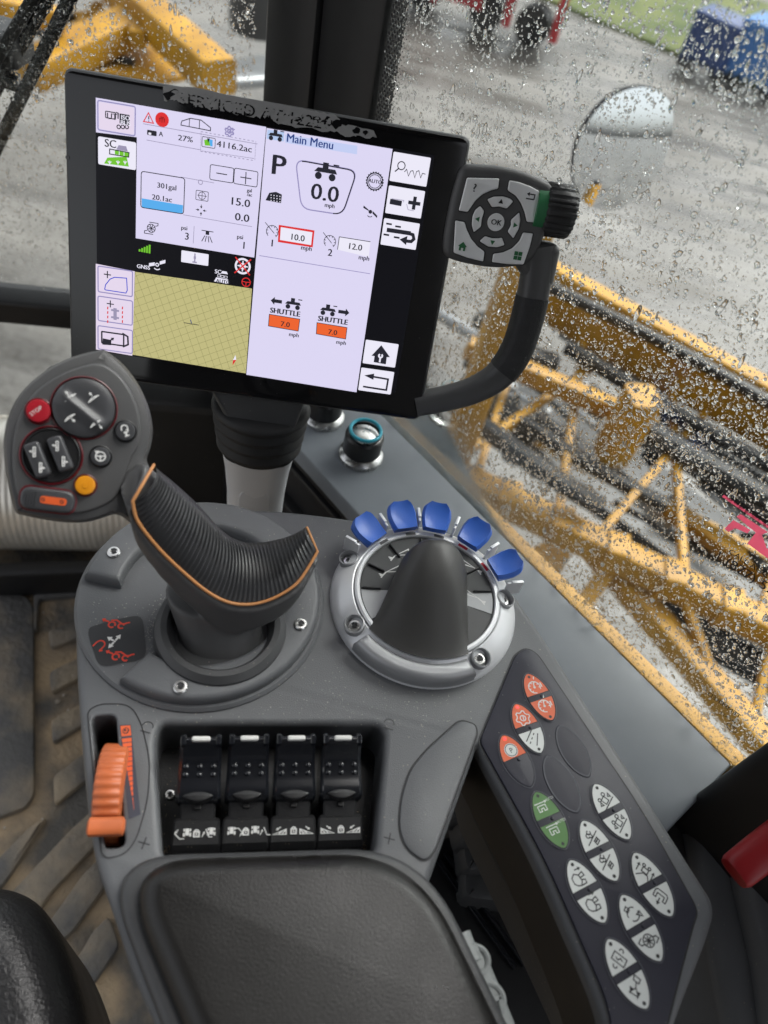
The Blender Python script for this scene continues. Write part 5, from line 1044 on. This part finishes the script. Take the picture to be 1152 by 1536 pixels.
qline(S1, [(578, 1193), (645, 1204)], L_INK, 3, 3); qline(S1, [(608, 1180), (612, 1196)], L_NAVY, 3, 4); ic(S1, [('f', [(-.3, 0), (.3, .15), (.1, 1)])], 803, 1360, 26, L_PAPER, 3); ic(S1, [('f', [(-.3, 0), (.3, .15), (-.3, -1)])], 803, 1360, 26, L_RED, 3)
for y0, y1, sk_ in ((942, 1078, 0), (1075, 1205, 0), (1206, 1330, 0)): rq(S1, 198, y0, 350, y1, L_BORD, 3, 5, 8)
for x, y in ((240, 980), (253, 1110)): ic(S1, [('l', [(-1, 0), (1, 0)]), ('l', [(0, -1), (0, 1)])], x, y, 16, None, 4, .3)
qline(S1, [(228, 1045), (232, 1025), (252, 1000), (272, 992), (325, 996), (328, 1050), (322, 1062), (232, 1048)], lcd('lcd_cobalt', (.03, .06, .6)), 4, 4, True)
for x in (242, 307):
    for k in range(4): qline(S1, [(x, 1122 + k * 20), (x - 1, 1134 + k * 20)], L_RED, 4, 5)
ic(S1, [('f', [(-.25, -1), (.25, -1), (.25, .8), (-.25, .8)]), ('f', [(-.6, .3), (.6, .3), (.6, .6), (-.6, .6)]), ('f', [(-.6, -.8), (.6, -.8), (.6, -.5), (-.6, -.5)])], 274, 1152, 30, L_LINE)
rq(S1, 215, 1232, 312, 1296, L_INK, 4, 7, 3); quad(S1, [(220, 1262), (258, 1270), (256, 1293), (218, 1290)], L_INK, 5); ic(S1, arrow((-1, -.9), (.8, .7), .9), 258, 1268, 16, None, 6, .4); qline(S1, [(306, 1240), (330, 1255), (332, 1290), (308, 1300)], L_INK, 4, 8)
# right page
quad(S2, [(118, 183), (676, 276), (516, 1354), (28, 1276)], L_WHITE, 1); quad(S2, [(122, 190), (196, 202), (194, 243), (118, 231)], L_PALE, 2); quad(S2, [(200, 212), (520, 262), (518, 300), (200, 248)], lcd('lcd_title', (.55, .62, .90)), 2)
SPR = [('f', [(-1, -.1), (1, -.1), (.8, .25), (-.7, .25)]), ('f', [(-.3, .25), (.2, .25), (.2, .7), (-.3, .7)]), ('d', (-.6, -.4), .3), ('d', (.6, -.4), .3), ('l', [(.6, .6), (1.1, .6)])]
ic(S2, SPR, 158, 216, 31); tx(S2, 'Main Menu', 203, 243, 33, L_NAVY, 4, 'l', .96)
u.text('P', S2(130, 384), 78 * K, L_INK, 4, 0, 'l', 1.15); u.text('P', S2(136, 384), 78 * K, L_INK, 4, 0, 'l', 1.15)
u.line(rc([S2(*p) for p in [(246, 322), (520, 372), (455, 568), (272, 540)]], .006, 5), 5 * K, L_BORD, 4, True); u.line(rc([S2(*p) for p in [(248, 324), (518, 374), (453, 568), (272, 540)]], .006, 5)[4:18], 5 * K, L_INK, 5)
ic(S2, SPR, 380, 376, 50); tx(S2, '0.0', 308, 494, 64, None, 4, 'l', 1.12); tx(S2, 'mph', 373, 532, 18, None, 4, 'l', 1.0)
u.ring(S2(597, 420), 34 * K, 5 * K, L_INK, 4, 30); u.ring(S2(597, 420), 27 * K, 3 * K, L_INK, 4, 24); tx(S2, 'AUTO', 597, 428, 15, None, 4, 'c')
for a in range(0, 360, 18): u.disc(S2(597, 420) + Vector((math.cos(R(a)), math.sin(R(a)))) * 37 * K, 3.2 * K, L_INK, 4, 6)
quad(S2, [(113, 503), (130, 470), (160, 466), (186, 478), (182, 516)], L_INK, 4)
for k in range(12): u.disc(S2(138 + (k % 4) * 13, 480 + (k // 4) * 12 + (k % 4) * 2), 2.6 * K, L_PAPER, 5, 6)
ic(S2, [('f', [(-1, .7), (-.3, .3), (-.2, .1), (-1, .4)]), ('f', [(.3, -.1), (1, -.6), (1, -.3), (.3, .2)]), ('d', (0, .05), .25), ('a', (0, -.2), .4, 220, 320)], 577, 556, 33, None, 4, .1)
GA = [('a', (0, 0), .85, -50, 230), ('l', [(-1.1, 1.1), (.3, -.2)])] + [('l', [(.6 * math.cos(R(a)), .6 * math.sin(R(a))), (.82 * math.cos(R(a)), .82 * math.sin(R(a)))]) for a in range(-40, 240, 35)]
ic(S2, GA, 143, 642, 31, None, 4, .09); u.text('1', S2(130, 706), 30 * K, L_INK, 4); u.text('1', S2(132, 706), 30 * K, L_INK, 4); ic(S2, GA, 398, 686, 31, None, 4, .09); u.text('2', S2(386, 748), 30 * K, L_INK, 4); u.text('2', S2(388, 748), 30 * K, L_INK, 4)
quad(S2, [(172, 612), (330, 637), (322, 712), (168, 688)], L_RED, 3); quad(S2, [(181, 622), (321, 645), (315, 702), (177, 679)], L_PAPER, 4); tx(S2, '10.0', 219, 676, 26, None, 5, 'l', 1.05)
quad(S2, [(440, 665), (578, 687), (570, 755), (432, 722)], L_PAPER, 3); qline(S2, [(578, 687), (440, 665), (432, 722)], L_INK, 4, 3); tx(S2, '12.0', 474, 717, 26, None, 5, 'l', 1.05); tx(S2, 'mph', 268, 721, 20); tx(S2, 'mph', 523, 764, 20)
qline(S2, [(86, 748), (577, 829)], L_BORD, 3, 3)
for x, y, s in ((200, 962, 1), (390, 990, -1)):
    ic(S2, SPR, x + (35 if s > 0 else 0), y, 37)
ic(S2, [('f', [(-1, 0), (-.3, .7), (-.3, .3), (1, .3), (1, -.3), (-.3, -.3), (-.3, -.7)])], 161, 950, 26); ic(S2, [('f', [(1, 0), (.3, .7), (.3, .3), (-1, .3), (-1, -.3), (.3, -.3), (.3, -.7)])], 460, 999, 26)
for x, y in ((131, 1000), (343, 1036)):
    for dx in (0, 1.6): tx(S2, 'SHUTTLE', x + dx, y, 24, None, 4, 'l', 1.0)
for pts in ([(130, 1008), (265, 1030), (258, 1083), (126, 1060)], [(341, 1045), (474, 1067), (468, 1118), (338, 1095)]):
    quad(S2, pts, L_ORG, 3); qline(S2, pts, L_INK, 4, 3, True)
tx(S2, '7.0', 178, 1060, 23, None, 5, 'l', 1.1); tx(S2, '7.0', 388, 1095, 23, None, 5, 'l', 1.1); tx(S2, 'mph', 215, 1104, 19); tx(S2, 'mph', 424, 1138, 19)
for pts in ([(680, 290), (845, 313), (825, 443), (665, 418)], [(660, 438), (820, 462), (800, 587), (643, 557)], [(640, 582), (797, 607), (777, 725), (622, 697)], [(560, 1120), (703, 1142), (685, 1247), (543, 1222)], [(538, 1243), (683, 1265), (667, 1365), (525, 1343)]):
    p = [S2(*q) for q in pts]; x0, x1 = min(p[0].x, p[3].x), max(p[1].x, p[2].x); y1, y0 = (p[0].y + p[1].y) / 2, (p[2].y + p[3].y) / 2
    u.fill(rc([(x0, y0), (x1, y0), (x1, y1), (x0, y1)], .0007, 2), L_PAPER, 2)
u.ring(S2(715, 350), 16 * K, 4 * K, L_INK, 4, 16); qline(S2, [(703, 362), (686, 376)], L_INK, 4, 5)
qline(S2, [(728, 378), (738, 366), (746, 396), (756, 374), (766, 372), (774, 404), (782, 376), (792, 372), (800, 404), (808, 384), (822, 388)], L_INK, 4, 3)
qline(S2, [(664, 508), (716, 518)], L_INK, 4, 22); qline(S2, [(672, 496), (726, 504), (724, 512)], L_LINE, 4, 2.5); ic(S2, [('l', [(-1, 0), (1, 0)]), ('l', [(0, -1), (0, 1)])], 772, 516, 27, None, 4, .55); qline(S2, [(738, 520), (744, 545), (770, 550)], L_LINE, 4, 2.5)
qline(S2, [(650, 634), (710, 643), (756, 650)], L_INK, 4, 18)
for x, y in ((660, 608), (648, 656), (700, 620), (694, 668)): rq(S2, x - 12, y - 6, x + 12, y + 6, L_INK, 4, None, 1)
qline(S2, [(740, 648), (766, 656), (770, 675), (758, 686), (738, 684)], L_INK, 5, 14); ic(S2, [('f', [(-1, 0), (.5, .9), (.5, -.9)])], 728, 680, 22)
quad(S2, [(582, 1192), (626, 1145), (664, 1198), (650, 1198), (646, 1230), (592, 1220), (596, 1193)], L_INK, 4); ic(S2, [('l', [(0, -1), (0, .2)]), ('a', (0, .6), .42, 120, 420)], 621, 1203, 20, L_PAPER, 5, .4)
qline(S2, [(545, 1328), (648, 1344), (656, 1296), (580, 1283)], L_INK, 4, 9); ic(S2, [('f', [(-1, 0), (.8, .6), (.8, -.6)])], 574, 1282, 26)
u.make('screen_image', TM_, te)
# worn sticker on the upper bezel
ws = Ink(); GS = ink('worn_sticker', (.27, .27, .27), .6)
sb_ = lambda x, y: on(TM_, x, y)
top = [(245, 128), (300, 133), (360, 146), (420, 156), (470, 166), (500, 172), (520, 186), (568, 197)]; bot = [(566, 208), (540, 205), (519, 203), (500, 198), (470, 194), (420, 186), (405, 176), (380, 176), (330, 167), (290, 160), (262, 150), (244, 153)]
def jag(pts, a):
    out = []
    for i in range(len(pts) - 1):
        for k in range(6):
            t = k / 6; out.append(sb_(pts[i][0] * (1 - t) + pts[i + 1][0] * t + random.uniform(-a, a), pts[i][1] * (1 - t) + pts[i + 1][1] * t + random.uniform(-a, a)))
    return out
ws.fill(jag(top, 1.2) + jag(bot, 2.2), GS, 0)
BK = ink('bezel_show', (.006, .006, .007), .2)
for px, py, s in ((252, 143, 7), (262, 138, 5), (372, 168, 5), (430, 172, 4), (448, 180, 5), (492, 183, 9), (505, 186, 8), (515, 183, 7), (535, 196, 5), (548, 199, 4), (474, 180, 6), (286, 157, 4)):
    n_ = 11; ws.fill([sb_(px + s * (1 + random.uniform(-.4, .5)) * math.cos(k * 6.283 / n_), py + s * .8 * (1 + random.uniform(-.4, .5)) * math.sin(k * 6.283 / n_)) for k in range(n_)], BK, 1)
p = sb_(268, 155); ws.text('SERVICED AT 1222', (p.x, p.y - .0005), .0066, BK, 2, 0, 'l', 1.14)
for k in range(170):
    px = random.uniform(262, 500); py = 141 + (px - 262) * .182 + random.uniform(-9, 9); s = random.uniform(.8, 2.6); n_ = 8
    ws.fill([sb_(px + s * 1.6 * (1 + random.uniform(-.4, .5)) * math.cos(q * 6.283 / n_), py + s * (1 + random.uniform(-.4, .5)) * math.sin(q * 6.283 / n_)) for q in range(n_)], GS, 3)
ws.make('worn_sticker', TM_, te, .0004)
u2 = Ink(); u2.disc(sb_(101, 236), .0012, ink('light_sensor', (.12, .12, .12)), 0); u2.make('light_sensor', TM_, te, .0002)
# ---- keypad and handle
KM = frame(TM_ @ Vector((0, 0, .004)), ta, tn)
kp_px = [(692, 246), (760, 250), (800, 262), (828, 276), (834, 290), (820, 352), (798, 398), (740, 404), (690, 394), (664, 385), (666, 350), (678, 290)]
kb = obj('keypad', plate(rc(tr_(KM, kp_px), [.006, .02, .02, .008, .006, .02, .008, .02, .02, .006, .02, .02], 5), 0, -.022, .005, rv=.004, seg=4), G_JOY, KM, te)
S3 = lambda x, y: on(KM, 620 + x / 3.657, 220 + y / 3.657)
kc = S3(452, 414)
G_KRIM = G_BLK
def key(pts, r=.0012):
    o = rc([S3(*q) for q in pts], r, 4); k = obj('key', plate(offs(ccw(o), .0002), .0012, -.002, .0008, seg=3), G_KEYG, KM, kb)
    obj('key_gap', plate(offs(ccw(o), -.0005), .0003, -.002, .0002, seg=1), G_BLK, KM, k); return k
def arcpx(cx, cy, rx, a0, a1, n=7, ry=None): return [(cx + rx * math.cos(R(a0 + (a1 - a0) * i / n)), cy - (ry or rx) * math.sin(R(a0 + (a1 - a0) * i / n))) for i in range(n + 1)]
ks = {}
ks['?'] = key([(292, 168), (472, 172), (466, 232)] + [(430, 240), (380, 262), (340, 298), (315, 335)] + [(298, 360), (246, 352)])
ks['back'] = key([(524, 182), (580, 192), (640, 214), (692, 242), (690, 320), (672, 418), (620, 414), (608, 360), (588, 310), (560, 270), (514, 240)])
ks['home'] = key([(228, 402), (282, 412), (292, 450), (318, 505), (352, 545), (392, 575), (384, 632), (300, 612), (218, 582)])
ks['menu'] = key([(600, 468), (658, 474), (640, 550), (604, 648), (520, 646), (428, 634), (436, 586), (490, 578), (540, 556), (580, 515)])
ks['up'] = key([(402, 288), (440, 272), (490, 270), (530, 282), (550, 300), (512, 342), (470, 330), (430, 334)]); ks['down'] = key([(360, 518), (392, 488), (430, 500), (470, 500), (486, 496), (502, 540), (460, 554), (410, 550)])
ks['left'] = key([(366, 322), (390, 352), (376, 400), (372, 440), (330, 472), (318, 430), (322, 380), (338, 345)]); ks['right'] = key([(582, 356), (588, 400), (580, 450), (548, 506), (514, 466), (534, 430), (532, 402)])
okr = 50 / 3.657 * .47 / FPX; ok = obj('key', lathe([(okr, -.002), (okr, .0008), (okr * .93, .0014), (0, .0014)], 30), G_KEYG, KM @ Matrix.Translation((kc.x, kc.y, 0)), kb)
obj('key_gap', lathe([(okr * 1.05, -.002), (okr * 1.05, .0003), (okr, .0004)], 30, cap=False), G_BLK, KM @ Matrix.Translation((kc.x, kc.y, 0)), ok)
g = Ink(); KK = .000437 / 3.657 * 1.0
g.text('OK', (kc.x, kc.y - 13 * KK), 28 * KK, I_BLK, 0, 0, 'c'); g.text('OK', (kc.x + 2 * KK, kc.y - 13 * KK), 28 * KK, I_BLK, 0, 0, 'c'); p = S3(320, 244); g.text('?', (p.x, p.y), 40 * KK, I_BLK, 0); g.text('?', (p.x + 3 * KK, p.y), 40 * KK, I_BLK, 0)
for x, y, a, m in ((479, 300, 0, I_BLK), (350, 396, 90, I_DGRN), (557, 430, -90, I_DGRN), (432, 524, 180, I_DGRN)): g.icon([('f', [(-.75, -.55), (.75, -.55), (0, .75)])], S3(x, y), 18 * KK, m, 0, a)
g.icon([('l', [(1, -.6), (1, .5), (-.6, .5)]), ('l', [(1, -.6), (-1, -.6)]), ('f', [(-1, .5), (-.3, 1), (-.3, 0)])], S3(640, 272), 22 * KK, I_BLK, 0, 0, .3)
g.icon([('f', [(-1, 0), (0, 1), (1, 0)]), ('f', [(-.7, 0), (.7, 0), (.7, -.9), (.25, -.9), (.25, -.3), (-.25, -.3), (-.25, -.9), (-.7, -.9)])], S3(268, 546), 25 * KK, I_DGRN)
for a in (-1, 1):
    for b in (-1, 1): q = S3(571, 597); g.fill(rect(21 * KK, 21 * KK, q.x + a * 12 * KK, q.y + b * 12 * KK), I_DGRN, 0)
g.make('key_symbols', KM, kb, .0016)
# knurled encoder on the keypad's edge
ec = KM @ Vector((*on(KM, 842, 318), -.010)); ex = (KM @ Vector((*on(KM, 862, 321), -.010)) - KM @ Vector((*on(KM, 822, 315), -.010))).normalized()
EM = frame(ec, KM.col[2].xyz, ex); rows = []; nn = 96
for zz, k in ((-.011, .80), (-.0105, .93), (-.009, 1), (.0075, 1.0), (.0095, .93), (.010, .75)):
    rows.append([Vector(((.0165 + .0006 * math.copysign(1, math.sin(i / nn * 2 * math.pi * 24))) * k * math.cos(i / nn * 2 * math.pi), (.0165 + .0006 * math.copysign(1, math.sin(i / nn * 2 * math.pi * 24))) * k * math.sin(i / nn * 2 * math.pi), zz)) for i in range(nn)])
v, f = grid(rows, True); f += [tuple(range(nn - 1, -1, -1)), tuple(range(5 * nn, 6 * nn))]
en = obj('encoder_knob', (v, f), G_RUB, EM, te, 40)
obj('green_ring', lathe([(.0150, -.017), (.0150, -.010), (.012, -.009)], 40), mat('knob_green', (.02, .16, .06), .4), EM, en)
hp = [(812, 372), (812, 400), (806, 440), (794, 490), (778, 535), (752, 570), (715, 592), (675, 604), (625, 614)]; hw = [.0222, .0216, .0210, .0208, .0208, .0200, .0178, .0168, .0162]
hpth = [KM @ Vector((*on(KM, *q), -.012)) for q in hp]; hs2 = crs(hpth, 5, False); idx = np.linspace(0, len(hw) - 1, len(hs2)); hwd = [float(np.interp(i, range(len(hw)), hw)) for i in idx]
hd = obj('handle', sweep(hs2, hwd, .022, KM.col[2].xyz, 20, 3.4), G_JOY, None, te, 40)
k0, k1 = 11, 24; obj('grip_pad', sweep(hs2[k0:k1 + 1], [q + .0012 for q in hwd[k0:k1 + 1]], .0235, KM.col[2].xyz, 20, 3.4), mat('grip_pad_rubber', (.014, .014, .015), .55, grain=.8, gscale=1400), None, hd)
obj('shoulder', plate(rc(tr_(KM, [(790, 360), (838, 368), (844, 376), (832, 432), (800, 432), (780, 404)]), .004), -.002, -.022, .005, seg=4), G_JOY, KM, te)
# ---- post under the terminal
pc = deep(386, 706, .645); pM = flat(0, pc.x, pc.y, -12)
po = thing('terminal_post', 'silver grey post with black rubber boot under the terminal', 'post', (pc.x, pc.y, -.3))
zt = pc.z + .028
sh = [(-.35, .0240, .018), (zt - .10, .0240, .018), (zt - .05, .0245, .0185), (zt - .02, .0265, .020), (zt, .0290, .022)]
rows = [[Vector((a_ * math.copysign(abs(math.cos(t)) ** .7, math.cos(t)), b_ * math.copysign(abs(math.sin(t)) ** .7, math.sin(t)), z)) for t in np.linspace(0, 2 * math.pi, 37)[:-1]] for z, a_, b_ in sh]
obj('column', grid(rows, True), mat('post_silver', (.66, .67, .69), .42, metal=.3, grain=.1), pM, po, 60)
obj('column_inset', plate(rc([(-.013, 0), (.013, 0), (.013, .035), (.008, .043), (-.008, .043), (-.013, .035)], .006, 5), .0006, -.002, .0006, seg=2), mat('post_inset', (.56, .57, .59), .45, metal=.3), pM @ frame((0, -.0183, zt - .075), (1, 0, 0), (0, -1, 0)), po)
bt_ = []
for k in range(17):
    z = zt + k * .0031; r_ = .0315 + .0026 * math.cos(k * math.pi / 2 + 2.4) + k * .0003
    bt_.append((z, r_, r_ * .82))
bt_.append((bt_[-1][0], .001, .001)); rows = [[Vector((a_ * math.cos(t), b_ * math.sin(t), z)) for t in np.linspace(0, 2 * math.pi, 41)[:-1]] for z, a_, b_ in bt_]
obj('rubber_boot', grid(rows, True), G_RUB, pM, po, 60)
obj('tilt_bracket', plate(rc(tr_(TM_, [(300, 570), (460, 600), (440, 654), (336, 640)]), .004), -.010, -.034, .004), G_DARK, TM_, po)
# ---- sockets on the sill
SZ_ = WA.z
def socket(px, py, label, ring):
    p = at(px, py, SZ_ + .001); t = thing('power_socket', label, 'socket', p, 'power sockets on the sill'); M = flat(p.z, p.x, p.y)
    obj('flange', lathe([(.0212, -.001), (.0212, .003), (.019, .006), (.0165, .007)], 40, cap=False), G_STEEL, M, t)
    obj('cap', lathe([(.0165, 0), (.0165, .006), (.0180, .008), (.0180, .026), (.0165, .028), (.0150, .0285), (.0145, .026), (.012, .025), (0, .025)], 40), G_SOCK, M, t)
    obj('inner_plate', lathe([(.0125, .0255), (.0125, .0275), (.0115, .028), (0, .028)], 32), G_STEEL, M, t)
    if ring:
        rows = [[Vector(((.0140 + .0017 * math.cos(a)) * math.cos(b), (.0140 + .0017 * math.cos(a)) * math.sin(b), .0325 + .0017 * math.sin(a))) for b in np.linspace(0, 2 * math.pi, 41)[:-1]] for a in np.linspace(0, 2 * math.pi, 11)]
        obj('ring', grid(rows, True), G_TEAL, M, t)
socket(541, 682, 'black power socket with turquoise ring on the sill', True); socket(484, 624, 'plain black power socket half hidden behind the terminal', False)
# ---- decals on the side window
wd_ = Ink(); W_ = lambda x, y: on(WIN, x, y, .0006); PINK = ink('decal_red', (.85, .10, .20), .5); _b = PINK.node_tree.nodes['Principled BSDF']; _t = PINK.node_tree.nodes.new('ShaderNodeBsdfTranslucent'); _t.inputs[0].default_value = (.85, .12, .2, 1); _mx = PINK.node_tree.nodes.new('ShaderNodeMixShader'); _mx.inputs[0].default_value = .7; PINK.node_tree.links.new(_b.outputs[0], _mx.inputs[1]); PINK.node_tree.links.new(_t.outputs[0], _mx.inputs[2]); PINK.node_tree.links.new(_mx.outputs[0], PINK.node_tree.nodes['Material Output'].inputs[0])
def dang(a, b): d = W_(*b) - W_(*a); return math.degrees(math.atan2(d.y, d.x))
a_ = dang((1095, 738), (1150, 778)); wd_.text('support for', W_(1092, 748), .0062, I_BLK, 0, a_)
for pts in ([(1083, 745), (1160, 798), (1160, 794), (1086, 742)], [(1105, 775), (1111, 771), (1152, 798), (1143, 802), (1150, 822), (1180, 838), (1180, 848), (1152, 838), (1121, 815), (1134, 799)], [(1087, 793), (1100, 780), (1126, 795), (1121, 800), (1103, 792), (1093, 798)]): wd_.fill([W_(*q) for q in pts], PINK, 1)
a_ = dang((1075, 835), (1150, 885)); wd_.text('1 (877) 52', W_(1071, 835), .0072, I_BLK, 0, a_); wd_.text('CALL AGCO', W_(1092, 829), .0042, I_BLK, 0, a_)
wd_.make('decal', WIN, sw, .0006)
wt = Ink(); a_ = dang((1060, 1056), (1108, 1092)); p = W_(1110, 1078); wt.text('TEMPERED', p, .0040, I_BLK, 0, a_, 'l', 1.0, True); p = W_(1102, 1086); wt.text('M2 AS3', p, .0026, I_BLK, 0, a_, 'l', 1.0, True); wt.ring(W_(1098, 1092), .0042, .0005, I_BLK, 0, 16, 0, 360, .003); wt.text('E1', W_(1101, 1094), .0028, I_BLK, 0, a_, 'l', 1, True)
wt.make('glass_stamp', WIN, sw, .0008)
